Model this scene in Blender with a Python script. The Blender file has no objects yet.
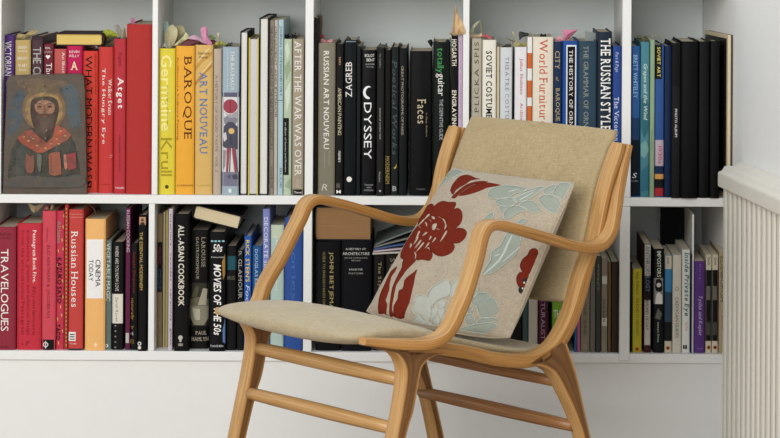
import bpy, bmesh, math, random
from mathutils import Vector, Matrix
random.seed(7)
C = bpy.context.scene.collection
SC = bpy.context.scene
# ------------------------------------------------------------------ camera
F, TH, CX, CY, H, D = 2479.0, .0055, 455.0, -85.0, 1.14, 5.32
ct, st = math.cos(TH), math.sin(TH)
cam_d = bpy.data.cameras.new('camera'); cam = bpy.data.objects.new('camera', cam_d); C.objects.link(cam)
cam_d.sensor_width = 36; cam_d.lens = 36 * F / 780
cam_d.shift_x = (390 - CX) / 780; cam_d.shift_y = (CY - 219) / 780
cam_d.clip_start = .05; cam_d.clip_end = 50
cam.matrix_world = Matrix(((ct, -st, 0, 0), (0, 0, -1, -D), (st, ct, 0, H), (0, 0, 0, 1)))
SC.camera = cam

def at(px, py, Y=0.0):
    """measured photo pixel -> world point on the plane at depth Y (shelf front is Y = 0)"""
    u = (px - CX) / F; v = (CY - py) / F
    a = u * ct - v * st; b = u * st + v * ct
    return Vector((a * (D + Y), Y, H + b * (D + Y)))

def project(p):
    d = p[1] + D
    a = p[0] / d; b = (p[2] - H) / d
    return CX + F * (a * ct + b * st), CY - F * (-a * st + b * ct)

# ------------------------------------------------------------------ materials
def lin(h):
    h = h.lstrip('#'); h = ''.join(c * 2 for c in h) if len(h) == 3 else h; r = [int(h[i:i + 2], 16) / 255 for i in (0, 2, 4)]
    return tuple(c / 12.92 if c <= .04045 else ((c + .055) / 1.055) ** 2.4 for c in r) + (1,)
MATS = {}
def mat(h, rough=.5, var=.08, scale=60, bump=.0, spec=.4, stretch=(1, 1, 1), sheen=0, key=''):
    k = (h, rough, var, scale, bump, spec, stretch, sheen, key)
    if k in MATS: return MATS[k]
    m = bpy.data.materials.new('paint_' + h.strip('#')); m.use_nodes = True
    n = m.node_tree.nodes; l = m.node_tree.links; p = n['Principled BSDF']
    p.inputs['Roughness'].default_value = rough; p.inputs['Specular IOR Level'].default_value = spec
    if sheen:
        p.inputs['Sheen Weight'].default_value = sheen; p.inputs['Sheen Roughness'].default_value = .5
    tc = n.new('ShaderNodeTexCoord'); mp = n.new('ShaderNodeMapping'); mp.inputs['Scale'].default_value = stretch
    nz = n.new('ShaderNodeTexNoise'); nz.inputs['Scale'].default_value = scale; nz.inputs['Detail'].default_value = 3
    mx = n.new('ShaderNodeMix'); mx.data_type = 'RGBA'
    c = lin(h)
    mx.inputs[6].default_value = tuple(max(0, x * (1 - var)) for x in c[:3]) + (1,)
    mx.inputs[7].default_value = tuple(min(1, x * (1 + var)) for x in c[:3]) + (1,)
    l.new(tc.outputs['Object'], mp.inputs['Vector']); l.new(mp.outputs['Vector'], nz.inputs['Vector'])
    l.new(nz.outputs['Fac'], mx.inputs[0]); l.new(mx.outputs[2], p.inputs['Base Color'])
    if bump:
        b = n.new('ShaderNodeBump'); b.inputs['Strength'].default_value = bump; b.inputs['Distance'].default_value = .002
        l.new(nz.outputs['Fac'], b.inputs['Height']); l.new(b.outputs['Normal'], p.inputs['Normal'])
    MATS[k] = m
    return m

def cloth_mat(name, c1, c2, scale, bump=.5, sheen=.2):
    """woven cloth: two crossed wave threads with slubs"""
    m = bpy.data.materials.new(name); m.use_nodes = True
    n = m.node_tree.nodes; l = m.node_tree.links; p = n['Principled BSDF']
    p.inputs['Roughness'].default_value = .92; p.inputs['Specular IOR Level'].default_value = .15
    p.inputs['Sheen Weight'].default_value = sheen
    tc = n.new('ShaderNodeTexCoord')
    def noise(st_, sc):
        mp = n.new('ShaderNodeMapping'); mp.inputs['Scale'].default_value = st_
        z = n.new('ShaderNodeTexNoise'); z.inputs['Scale'].default_value = sc; z.inputs['Detail'].default_value = 4
        l.new(tc.outputs['UV'], mp.inputs['Vector']); l.new(mp.outputs['Vector'], z.inputs['Vector'])
        return z.outputs['Fac']
    a = noise((1, 7, 1), scale); b = noise((7, 1, 1), scale); d = noise((1, 1, 1), 6)
    s = n.new('ShaderNodeMath'); s.operation = 'ADD'; l.new(a, s.inputs[0]); l.new(b, s.inputs[1])
    s2 = n.new('ShaderNodeMath'); s2.operation = 'MULTIPLY_ADD'; l.new(d, s2.inputs[0]); s2.inputs[1].default_value = .5; l.new(s.outputs[0], s2.inputs[2])
    r = n.new('ShaderNodeMapRange'); r.inputs[1].default_value = .85; r.inputs[2].default_value = 1.65
    l.new(s2.outputs[0], r.inputs[0])
    mx = n.new('ShaderNodeMix'); mx.data_type = 'RGBA'; mx.inputs[6].default_value = lin(c1); mx.inputs[7].default_value = lin(c2)
    l.new(r.outputs[0], mx.inputs[0]); l.new(mx.outputs[2], p.inputs['Base Color'])
    bp = n.new('ShaderNodeBump'); bp.inputs['Strength'].default_value = bump; bp.inputs['Distance'].default_value = .001
    l.new(s.outputs[0], bp.inputs['Height']); l.new(bp.outputs['Normal'], p.inputs['Normal'])
    return m

def wood_mat(name, c1, c2, c3):
    """clear-lacquered wood, grain running along UV.x"""
    m = bpy.data.materials.new(name); m.use_nodes = True
    n = m.node_tree.nodes; l = m.node_tree.links; p = n['Principled BSDF']
    p.inputs['Roughness'].default_value = .38; p.inputs['Specular IOR Level'].default_value = .45
    tc = n.new('ShaderNodeTexCoord'); mp = n.new('ShaderNodeMapping'); mp.inputs['Scale'].default_value = (3, 210, 210)
    z = n.new('ShaderNodeTexNoise'); z.inputs['Scale'].default_value = 2.5; z.inputs['Detail'].default_value = 5; z.inputs['Distortion'].default_value = .6
    l.new(tc.outputs['UV'], mp.inputs['Vector']); l.new(mp.outputs['Vector'], z.inputs['Vector'])
    cr = n.new('ShaderNodeValToRGB'); e = cr.color_ramp.elements
    e[0].position = .3; e[0].color = lin(c1); e[1].position = .72; e[1].color = lin(c3)
    k = e.new(.52); k.color = lin(c2)
    l.new(z.outputs['Fac'], cr.inputs['Fac']); l.new(cr.outputs['Color'], p.inputs['Base Color'])
    return m

# ------------------------------------------------------------------ object helpers
def link(name, me, m=None, parent=None, smooth=False):
    o = bpy.data.objects.new(name, me); C.objects.link(o)
    if m is not None:
        for x in (m if isinstance(m, (list, tuple)) else [m]): me.materials.append(x)
    if parent is not None:
        o.parent = parent
    if smooth:
        for f in me.polygons: f.use_smooth = True
    return o
def fin(bm, name, m=None, parent=None, smooth=False, normals=True):
    if normals: bmesh.ops.recalc_face_normals(bm, faces=bm.faces[:])
    if parent is not None:
        bm.transform(Matrix.Translation(-parent.location))
    me = bpy.data.meshes.new(name); bm.to_mesh(me); bm.free()
    return link(name, me, m, parent, smooth)
def thing(name, label, cat, loc, group=None):
    o = bpy.data.objects.new(name, None); C.objects.link(o); o.location = loc; o.empty_display_size = .05
    return tag(o, label, cat, group)
def tag(o, label=None, cat=None, group=None, kind=None):
    if label: o['label'] = label
    if cat: o['category'] = cat
    if group: o['group'] = group
    if kind: o['kind'] = kind
    return o
def bevel(o, w, seg=2, angle=.6):
    b = o.modifiers.new('bevel', 'BEVEL'); b.width = w; b.segments = seg; b.limit_method = 'ANGLE'; b.angle_limit = angle
    return o
def box(bm, x0, x1, y0, y1, z0, z1, mi=0):
    v = [bm.verts.new((x, y, z)) for x in (x0, x1) for y in (y0, y1) for z in (z0, z1)]
    for q in ((0, 1, 3, 2), (4, 6, 7, 5), (0, 4, 5, 1), (2, 3, 7, 6), (0, 2, 6, 4), (1, 5, 7, 3)):
        f = bm.faces.new([v[i] for i in q]); f.material_index = mi
def catmull(pts, n=6):
    out = []; P = [Vector(p) for p in pts]
    for i in range(len(P) - 1):
        a = P[i - 1] if i else P[i] * 2 - P[i + 1]; b = P[i]; c = P[i + 1]; d = P[i + 2] if i + 2 < len(P) else P[i + 1] * 2 - P[i]
        for k in range(n):
            t = k / n
            out.append(.5 * ((2 * b) + (c - a) * t + (2 * a - 5 * b + 4 * c - d) * t * t + (3 * b - a - 3 * c + d) * t ** 3))
    out.append(P[-1]); return out
def smooth_closed(pts, n=3):
    P = [Vector((p[0], p[1], 0)) for p in pts]; N = len(P); out = []
    for i in range(N):
        a, b, c, d = P[i - 1], P[i], P[(i + 1) % N], P[(i + 2) % N]
        for k in range(n):
            t = k / n
            q = .5 * ((2 * b) + (c - a) * t + (2 * a - 5 * b + 4 * c - d) * t * t + (3 * b - a - 3 * c + d) * t ** 3)
            out.append((q.x, q.y))
    return out
def tube(bm, pts, r, n=10, uvl=None):
    P = [Vector(p) for p in pts]; rings = []
    for i, p in enumerate(P):
        t = (P[min(i + 1, len(P) - 1)] - P[max(i - 1, 0)]).normalized()
        u = t.cross(Vector((0, 0, 1)) if abs(t.z) < .9 else Vector((1, 0, 0))).normalized(); w = t.cross(u)
        rr = r[i] if isinstance(r, (list, tuple)) else r
        rings.append([bm.verts.new(p + rr * (math.cos(2 * math.pi * k / n) * u + math.sin(2 * math.pi * k / n) * w)) for k in range(n)])
    uv = bm.loops.layers.uv.verify(); acc = 0
    for i in range(len(rings) - 1):
        L = (P[i + 1] - P[i]).length
        for k in range(n):
            f = bm.faces.new((rings[i][k], rings[i][(k + 1) % n], rings[i + 1][(k + 1) % n], rings[i + 1][k]))
            for lp, (a, b) in zip(f.loops, ((acc, k), (acc, k + 1), (acc + L, k + 1), (acc + L, k))): lp[uv].uv = (a, b * .004)
        acc += L
    bm.faces.new(rings[0]); bm.faces.new(rings[-1][::-1])

# ------------------------------------------------------------------ lettering
GL = {}
def glyph(ch, bold):
    k = (ch, bold)
    if k in GL: return GL[k]
    cu = bpy.data.curves.new('g', 'FONT'); cu.body = ch; cu.resolution_u = 2; cu.offset = .016 if bold else 0
    o = bpy.data.objects.new('g', cu); C.objects.link(o)
    dg = bpy.context.evaluated_depsgraph_get(); ev = o.evaluated_get(dg); me = ev.to_mesh()
    gb = bmesh.new(); gb.from_mesh(me)
    for cut in range(-1, 8):      # cut in bands so that a letter can follow a rounded spine
        bmesh.ops.bisect_plane(gb, geom=gb.verts[:] + gb.edges[:] + gb.faces[:], plane_co=(0, cut * .115, 0), plane_no=(0, 1, 0), dist=1e-5)
    gb.verts.index_update(); v = [(x.co.x, x.co.y) for x in gb.verts]; f = [tuple(q.index for q in p.verts) for p in gb.faces]; gb.free()
    ev.to_mesh_clear(); bpy.data.objects.remove(o); bpy.data.curves.remove(cu)
    if v:
        x0 = min(a for a, b in v); x1 = max(a for a, b in v)
        v = [(a - x0, b) for a, b in v]; w = x1 - x0
    else: w = .2
    GL[k] = (v, f, w); return GL[k]
for _c in 'ABCDEFGHIJKLMNOPQRSTUVWXYZabcdefghijklmnopqrstuvwxyz0123456789.,&-\'':
    glyph(_c, False); glyph(_c, True)
SERIF = {}
for chs, lst in (('HX', 'bl br tl tr'), ('I', 'bm tm'), ('AM', 'bl br'), ('BDE', 'bl tl'), ('FP', 'bl tl'), ('KR', 'bl tl br'), ('L', 'bl tl'),
                 ('N', 'bl tl tr'), ('TY', 'bm'), ('UVW', 'tl tr'), ('hn', 'bl br'), ('il', 'bm'), ('m', 'bl br bm'), ('r', 'bl'), ('k', 'bl br'), ('f', 'bl')):
    for ch in chs: SERIF[ch] = lst.split()
def layout(txt, bold=False, serif=False, ital=False, space=.07):
    """-> verts (x, y), faces, in units where the text box is 0..1 by 0..1, plus its aspect"""
    V, Fc = [], []; x = 0
    for ch in txt:
        if ch == ' ': x += .26; continue
        v, f, w = glyph(ch, bold); b = len(V)
        V += [(a + x, c) for a, c in v]; Fc += [tuple(i + b for i in q) for q in f]
        if serif and ch in SERIF:
            ymax = max(c for a, c in v); ymin = 0
            for sp in SERIF[ch]:
                cx = {'l': .055, 'r': w - .055, 'm': w / 2}[sp[1]] + x; y = ymin if sp[0] == 'b' else ymax - .05
                b = len(V); V += [(cx - .12, y), (cx + .12, y), (cx + .12, y + .05), (cx - .12, y + .05)]; Fc.append((b, b + 1, b + 2, b + 3))
        x += w + space + (.06 if serif else 0)
    if ital: V = [(a + .22 * c, c) for a, c in V]
    x0 = min(a for a, c in V); x1 = max(a for a, c in V); y0 = min(c for a, c in V); y1 = max(c for a, c in V)
    return [((a - x0) / (x1 - x0), (c - y0) / (y1 - y0)) for a, c in V], Fc
def letters(bm, mi, txt, mode, c, a0, a1, h, fmap, style=''):
    """put lettering into bm. d/u: runs down/up a spine between heights a0,a1 px, centred at px c, h px across; h: level, centred at px c, top a0, foot a1, h px wide"""
    V, Fc = layout(txt, 'b' in style, 's' in style, 'i' in style, .07 + .1 * style.count('w'))
    vs = []
    for x, y in V:
        if mode == 'd': px, py = c - h / 2 + y * h, a0 + x * (a1 - a0)
        elif mode == 'u': px, py = c + h / 2 - y * h, a1 - x * (a1 - a0)
        else: px, py = c - h / 2 + x * h, a1 - y * (a1 - a0)
        vs.append(bm.verts.new(fmap(px, py)))
    for q in Fc:
        try: f = bm.faces.new([vs[i] for i in q]); f.material_index = mi
        except ValueError: pass
WORLD_E, WIN_E = .56, 198
# ------------------------------------------------------------------ setting
WHITE = mat('#e6e6e3', .45, .02, 40, .03)
WALLP = mat('#f0f0ee', .7, .03, 30, .06)
def wall_x(Y): return .5987 - .125 * Y
bm = bmesh.new(); box(bm, -4.2, 1.4, -6.5, .5, -.1, 0)
tag(fin(bm, 'floor', mat('#a5917a', .45, .15, 8, .0, .4, (1, 14, 1))), kind='structure')
bm = bmesh.new()
vs = [bm.verts.new((x, y, z)) for (x, y) in ((wall_x(.4), .4), (wall_x(-5.9), -5.9), (wall_x(-5.9) + .12, -5.9), (wall_x(.4) + .12, .4)) for z in (0, 2.7)]
for i in range(4):
    j = (i + 1) % 4; bm.faces.new((vs[2 * i], vs[2 * j], vs[2 * j + 1], vs[2 * i + 1]))
bm.faces.new(vs[0::2]); bm.faces.new(vs[1::2])
tag(fin(bm, 'wall_right', WALLP), kind='structure')
bm = bmesh.new(); box(bm, -4.2, wall_x(.34), .34, .44, 0, 2.7)
tag(fin(bm, 'wall_back', WALLP), kind='structure')

# ------------------------------------------------------------------ bookcase
SD = .285
ZU, TU, ZL = at(390, 196.4).z, .0187, at(390, 352.4).z
ZT = .985
bc = thing('bookcase', 'white built-in bookcase with two open rows of shelves full of books', 'bookcase', (-.2, .14, 0))
XL, = (at(-12, 120).x,)
def board(name, x0, x1, y0, y1, z0, z1, bev=.0012, skew=False, m=WHITE):
    bm = bmesh.new()
    box(bm, x0, x1, y0, y1, z0, z1)
    if skew:
        for v in bm.verts:
            if v.co.x > .4: v.co.x = wall_x(v.co.y) - .001
    return bevel(fin(bm, name, m, bc), bev)
board('shelf_board', XL, .6, 0, SD, ZU - TU, ZU, skew=True)
board('shelf_board', XL, .6, -.002, SD, ZL - .02, ZL, skew=True)
board('shelf_board', XL, .6, 0, SD, ZT, ZT + .02, skew=True)
board('back_panel', XL, .6, SD + .0005, SD + .016, .0, ZT + .02, skew=True, m=mat('#dce2df', .55, .02, 40, .03))  # greyer than the other boards: shade inside the bays put into the colour
board('plinth', XL, .6, .0035, SD - .01, .0, ZL - .0205, skew=True)
XS = []
for (a, b, py, top) in ((-12, 1, 120, 1), (152, 157.6, 100, 1), (305, 313.2, 100, 1), (462.7, 469, 100, 1), (622, 631, 100, 1)):
    board('divider', at(a, py).x, at(b, py).x, 0, SD, ZU + .0003, ZT - .0003)
for (a, b, py) in ((-12, -7, 280), (148.4, 154.4, 280), (303.4, 311.8, 260), (461, 468, 280), (619.6, 629.4, 280)):
    board('divider', at(a, py).x, at(b, py).x, 0, SD, ZL + .0003, ZU - TU - .0003)
# batten that runs down over the front of the lower board
board('batten', at(619.4, 280).x, at(629.6, 280).x, -.0075, -.0024, at(625, 360).z, ZU - TU - .001)

# ------------------------------------------------------------------ radiator along the splayed right wall
RW = mat('#eae6da', .5, .02, 50)
wd = Vector((.125, -1, 0)).normalized()            # along the wall, towards the room
wn = Vector((-1, -.125, 0)).normalized()           # out of the wall
r0 = Vector((wall_x(-.09), -.09, 0))
rad = thing('radiator', 'low white ribbed radiator under a moulded cap along the wall beside the bookcase', 'radiator', r0)
L = 1.5
def rp(t, w, z): return r0 + wd * t + wn * max(.001, w - .004) + Vector((0, 0, z))
bm = bmesh.new(); prev = None
for i in range(int(L / .0405)):
    for dt, w in ((.005, .012), (.005, .0405), (0, .0415), (0, .0445), (.003, .046), (.019, .046), (.022, .0445), (.022, .0415), (.017, .0405), (.017, .012)):
        t = i * .0405 + dt
        ring = [bm.verts.new(rp(t, w, .03)), bm.verts.new(rp(t, w, .575)), bm.verts.new(rp(t, .005, .575)), bm.verts.new(rp(t, .005, .03))]
        if prev:
            for k in range(4): bm.faces.new((prev[k], prev[(k + 1) % 4], ring[(k + 1) % 4], ring[k]))
        else: bm.faces.new(ring)
        prev = ring
bm.faces.new(prev[::-1]); fin(bm, 'ribbed_panel', RW, rad)
bm = bmesh.new()
prof = [(.003, .571), (.0565, .571), (.0575, .574), (.0575, .599), (.056, .603), (.053, .603), (.048, .606), (.044, .613), (.036, .6165), (.028, .614), (.022, .6145), (.013, .622), (.004, .624)]
ends = [[bm.verts.new(rp(t, w, z)) for w, z in prof] for t in (0, L + .03)]
for k in range(len(prof)):
    j = (k + 1) % len(prof); bm.faces.new((ends[0][k], ends[0][j], ends[1][j], ends[1][k]))
bm.faces.new(ends[0]); bm.faces.new(ends[1][::-1]); bevel(fin(bm, 'top_cap', RW, rad), .001)
for t in (.15, 1.3):
    bm = bmesh.new(); a = rp(t, .01, 0); box(bm, a.x - .02, a.x + .004, a.y - .015, a.y + .015, 0, .04)
    fin(bm, 'foot', RW, rad)

# ------------------------------------------------------------------ armchair
O = Vector((-.3663, 4.677 - D, 0)); S = Vector((.747, .665, 0)); Lv = Vector((.665, -.747, 0)); WN = .439
def W(s, l, z): return O + S * s + Lv * l + Vector((0, 0, z))
WOOD = wood_mat('oiled_wood', '#a67a48', '#be935d', '#cda56e')
EDGE = wood_mat('shaded_laminate_edge', '#8c602c', '#a9783e', '#b88a50')  # edge grain, darkened further: shade of the side faces put into the colour
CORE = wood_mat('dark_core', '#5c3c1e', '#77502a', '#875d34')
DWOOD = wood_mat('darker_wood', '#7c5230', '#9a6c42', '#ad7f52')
chair = thing('armchair', 'low wooden easy chair with bent laminated arms and beige upholstered seat and back', 'armchair', W(.2, WN / 2 - .02, 0))
def strip(name, pts, w, t, side, parent=chair, m=WOOD, taper=None, n=6, inward=0):
    """bent lamination: pts (s, z, l) centre line, w across the chair, t thick, corners rounded"""
    P = catmull([Vector((p[0], p[1], p[2])) for p in pts], n); bm = bmesh.new(); uv = bm.loops.layers.uv.verify(); rings = []; acc = [0]
    for i, p in enumerate(P):
        a = P[min(i + 1, len(P) - 1)] - P[max(i - 1, 0)]; a = Vector((a.x, a.y)).normalized(); nrm = Vector((-a.y, a.x))
        if i: acc.append(acc[-1] + (P[i] - P[i - 1]).length)
        f = i / (len(P) - 1)
        ww, tt = (taper(f, w, t) if taper else (w, t)); r = min(.0045, tt * .3); sh = inward * (w - ww) / 2 if f < .5 else 0
        sec = [(-ww / 2 + r, -tt / 2), (ww / 2 - r, -tt / 2), (ww / 2 - r * .3, -tt / 2 + r * .3), (ww / 2, -tt / 2 + r), (ww / 2, tt / 2 - r), (ww / 2 - r * .3, tt / 2 - r * .3),
               (ww / 2 - r, tt / 2), (-ww / 2 + r, tt / 2), (-ww / 2 + r * .3, tt / 2 - r * .3), (-ww / 2, tt / 2 - r), (-ww / 2, -tt / 2 + r), (-ww / 2 + r * .3, -tt / 2 + r * .3)]
        rings.append([bm.verts.new(W(p.x + nrm.x * b, p.z + l_ + sh, p.y + nrm.y * b)) for l_, b in sec])
    K = len(rings[0])
    for i in range(len(rings) - 1):
        for k in range(K):
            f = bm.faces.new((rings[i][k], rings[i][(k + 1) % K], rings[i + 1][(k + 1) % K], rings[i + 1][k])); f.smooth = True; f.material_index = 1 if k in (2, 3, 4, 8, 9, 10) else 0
            for lp, (u, v) in zip(f.loops, ((acc[i], k), (acc[i], k + 1), (acc[i + 1], k + 1), (acc[i + 1], k))): lp[uv].uv = (u + side, v * .006 + side)
    bm.faces.new(rings[0]); bm.faces.new(rings[-1][::-1])
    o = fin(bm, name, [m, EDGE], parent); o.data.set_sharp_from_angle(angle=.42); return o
ARM = [(-0.0873, 0.3984, 0), (-0.0339, 0.3906, 0.012), (0.0198, 0.387, 0.03), (0.0485, 0.3981, 0.045), (0.0647, 0.4202, 0.053), (0.0787, 0.4416, 0.053), (0.0978, 0.4693, 0.05), (0.1276, 0.5241, 0.043),
       (0.1404, 0.5499, 0.038), (0.1505, 0.5713, 0.036), (0.1647, 0.5825, 0.035), (0.1853, 0.5834, 0.035), (0.2124, 0.5777, 0.035), (0.2621, 0.5639, 0.035), (0.3291, 0.5438, 0.035), (0.3586, 0.5345, 0.035),
       (0.399, 0.525, 0.035), (0.4314, 0.5223, 0.035), (0.4561, 0.5275, 0.034), (0.4752, 0.5433, 0.032), (0.4854, 0.5603, 0.03), (0.4946, 0.5874, 0.027), (0.5028, 0.6167, 0.024), (0.511, 0.6384, 0.021), (0.5269, 0.6805, 0.017), (0.537, 0.706, 0.015)]
POST = [(.0, .374, 0), (.05, .3735, 0), (.0933, .3659, 0), (.1534, .352, 0), (.2146, .3341, 0), (.2895, .3225, 0), (.3479, .3317, 0), (.3812, .3558, 0), (.4111, .4011, .001), (.439, .4772, .004), (.4625, .533, .007), (.4865, .6272, .011), (.522, .7085, .014)]
for side, lc in ((0, -.018), (1, WN - .018)):
    sg = 1 if side else -1
    strip('arm', [(s, z, lc + sg * d) for s, z, d in ARM], .036, .0185, side, n=4, inward=-sg,
          taper=lambda f, w, t: (w * min(1, .55 + f * 9), t * (min(1, .7 + f * 6) if f < .5 else min(1, .62 + (1 - f) * 6))))
    strip('side_rail', [(s, z, lc + sg * d) for s, z, d in POST], .036, .024, side + .3,
          taper=lambda f, w, t: (w * min(1, .8 + (1 - f) * 12), t * (1 - .5 * min(1, max(0, (f - .72) / .1)))))
    def slab(name, front, back, m):
        bm = bmesh.new(); uv = bm.loops.layers.uv.verify()
        Fp = catmull([Vector((a, b, 0)) for a, b in front], 5); Bp = catmull([Vector((a, b, 0)) for a, b in back], 5); prev = None; K = None
        n = min(len(Fp), len(Bp)); acc = 0
        for i in range(n):
            f_, b_ = Fp[i], Bp[i]; dv = (b_ - f_).normalized(); r = .005; h = .0155; lq = lc + .0025
            if i: acc += ((Fp[i] + Bp[i]) - (Fp[i - 1] + Bp[i - 1])).length / 2
            sec = []
            for q, sgn in ((f_, 1), (b_, -1)):
                for l_ in ((-h, .0075), (-h, r), (-h + .3 * r, .3 * r), (-h + r, 0), (h - r, 0), (h - .3 * r, .3 * r), (h, r), (h, .0075)) if sgn == 1 else ((h, .0075), (h, r), (h - .3 * r, .3 * r), (h - r, 0), (-h + r, 0), (-h + .3 * r, .3 * r), (-h, r), (-h, .0075)):
                    p = q + dv * sgn * l_[1]; sec.append(bm.verts.new(W(p.x, lq + l_[0], p.y)))
            K = len(sec)
            if prev:
                for k in range(K):
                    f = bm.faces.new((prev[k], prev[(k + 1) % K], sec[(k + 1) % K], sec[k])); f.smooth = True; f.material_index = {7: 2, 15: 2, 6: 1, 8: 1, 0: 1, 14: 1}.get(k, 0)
                    for lp, (u, v) in zip(f.loops, ((acc - .02, k), (acc - .02, k + 1), (acc, k + 1), (acc, k))): lp[uv].uv = (u + side, v * .006 + side)
            else: bm.faces.new(sec)
            prev = sec
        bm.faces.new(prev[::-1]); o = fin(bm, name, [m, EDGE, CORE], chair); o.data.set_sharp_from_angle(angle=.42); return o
    slab('front_leg', [(-.062, .382), (-.034, .374), (-.016, .353), (-.0125, .325), (-.0228, .2688), (-.0325, .2299), (-.06, .12), (-.09, 0)],
                      [(.085, .3605), (.053, .357), (.033, .345), (.025, .325), (.0115, .2688), (-.004, .2299), (-.036, .12), (-.068, 0)], WOOD)
    slab('rear_leg', [(.285, .3165), (.310, .3115), (.334, .303), (.354, .2885), (.378, .255), (.407, .2083), (.4267, .1639), (.447, .09), (.47, 0)],
                     [(.378, .352), (.386, .345), (.393, .33), (.402, .31), (.416, .2737), (.4368, .2045), (.4509, .1593), (.471, .09), (.492, 0)], WOOD)
for (s, z, r) in ((.003, .3195, .0135), (-.018, .2375, .013), (.3785, .272, .0115), (.424, .183, .0125)):
    bm = bmesh.new(); tube(bm, [W(s, -.02 + (WN - .003) * k / 8, z) for k in range(9)], [r * (.86 + .14 * math.sin(math.pi * k / 8)) for k in range(9)], 14)
    fin(bm, 'stretcher', DWOOD if s > .3 else WOOD, chair, True)
bm = bmesh.new(); uv = bm.loops.layers.uv.verify()
for s0, s1, z0, z1 in ((.06, .09, .350, .364), (.285, .315, .318, .334)):
    a = [W(s, l, z) for l in (.0, WN - .043) for s in (s0, s1) for z in (z0, z1)]; v = [bm.verts.new(p) for p in a]
    for q in ((0, 1, 3, 2), (4, 6, 7, 5), (0, 4, 5, 1), (2, 3, 7, 6), (0, 2, 6, 4), (1, 5, 7, 3)): bm.faces.new([v[i] for i in q])
bevel(fin(bm, 'seat_bearer', DWOOD, chair), .003)
# upholstery
SEATF = cloth_mat('oatmeal_wool', '#a29374', '#c3b494', 26, .8)
BACKF = cloth_mat('camel_wool', '#9b8760', '#bda984', 26, .8)
def pad_surface(name, mid, thick_f, thick_b, lspan, m, nu=28, nv=24, pu=.5, pv=.5, bow=None):
    """upholstered pad: mid(v) -> (s, z); front/back thickness fall off towards the rim"""
    bm = bmesh.new(); uvl = bm.loops.layers.uv.verify(); grids = []
    for sgn, th in ((1, thick_f), (-1, thick_b)):
        g = []
        for j in range(nv + 1):
            v = .5 - .5 * math.cos(math.pi * j / nv); row = []
            s, z = mid(v); s2, z2 = mid(min(1, v + .01)); s1, z1 = mid(max(0, v - .01))
            t = Vector((s2 - s1, z2 - z1)).normalized(); nr = Vector((-t.y, t.x))
            l0, l1 = lspan(v)
            for i in range(nu + 1):
                u = .5 - .5 * math.cos(math.pi * i / nu)
                q = ((1 - (2 * u - 1) ** 2) ** pu) * ((1 - (2 * v - 1) ** 2) ** pv)
                b = bow(u, v) if bow else 0
                h = sgn * (th(u, v) if callable(th) else th) * q + b
                row.append(W(s + nr.x * h, l0 + (l1 - l0) * u, z + nr.y * h))
            g.append(row)
        grids.append(g)
    for gi, g in enumerate(grids):
        vv = [[bm.verts.new(p) for p in row] for row in g]
        for j in range(nv):
            for i in range(nu):
                f = bm.faces.new((vv[j][i], vv[j][i + 1], vv[j + 1][i + 1], vv[j + 1][i])); f.smooth = True
                for lp, (a, b) in zip(f.loops, ((i, j), (i + 1, j), (i + 1, j + 1), (i, j + 1))): lp[uvl].uv = (a / nu, b / nv)
    bmesh.ops.remove_doubles(bm, verts=bm.verts[:], dist=.0004)
    return fin(bm, name, m, chair)
seat_pts = catmull([Vector((-.102, .401, 0)), Vector((-.045, .405, 0)), Vector((.03, .4, 0)), (.1033, .3855, 0), (.1819, .366, 0), (.2828, .3425, 0), (.35, .333, 0), (.392, .332, 0)], 8)
def along(P, v):
    x = v * (len(P) - 1); i = min(int(x), len(P) - 2); q = P[i].lerp(P[i + 1], x - i); return q.x, q.y
pad_surface('seat', lambda v: along(seat_pts, v), lambda u, v: .019 - .019 * min(1, max(0, (v - .3) / .3)), lambda u, v: .047 * (1 - .45 * v), lambda v: (-.02 * (1 - v) ** 2 + .026 * max(0, 1 - v / .1) ** 2, .396 + .008 * (1 - v) ** 2 - .03 * max(0, 1 - v / .12) ** 2), SEATF, pu=.36, pv=.36)
back_pts = [Vector((.410, .416, 0)), Vector((.434, .468, 0)), Vector((.460, .53, 0)), Vector((.484, .61, 0)), Vector((.516, .68, 0)), Vector((.543, .73, 0))]
back_pts = catmull(back_pts, 8)
def bow(u, v): return (-.03 + .033 * v) * (1 - (2 * u - 1) ** 2)
pad_surface('backrest', lambda v: along(back_pts, v), .015, .017, lambda v: (-.002, .408), BACKF, pu=.16, pv=.16, bow=bow)
# ------------------------------------------------------------------ pillow leaning on the backrest
PC = {'TL': W(.4764, .012, .6311), 'TR': W(.428, .413, .6385), 'BR': W(.266, .41, .366), 'BL': W(.2591, .008, .3655)}
pn = (PC['TR'] - PC['BL']).cross(PC['TL'] - PC['BR']).normalized()
if pn.dot(-S) < 0: pn = -pn
def pil(u, v, side=1, off=0.0):
    """u far->near, v bottom->top, 0..1"""
    a, b = 2 * u - 1, 2 * v - 1
    pu = .012 * (1 - b * b) * a ** 3; pv = (.012 if b > 0 else -.034) * (1 - a ** 4) * b ** 3     # edges drawn in between the corners
    uu, vv = u - pu, v - pv
    p = (PC['BL'] * (1 - uu) + PC['BR'] * uu) * (1 - vv) + (PC['TL'] * (1 - uu) + PC['TR'] * uu) * vv
    q = ((1 - a ** 4) * (1 - b ** 4)); q = max(q, 0) ** .5
    q2 = (max(0, (1 - a * a) * (1 - b * b))) ** .5
    th = (.04 if side > 0 else .044) * (.55 * q + .45 * q2)
    wr = .0012 * math.sin(9 * a + 5 * b) * (abs(a) ** 3 + abs(b) ** 3) * q
    return p + pn * (side * th + side * off * (.3 + .7 * q) + wr)
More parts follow.
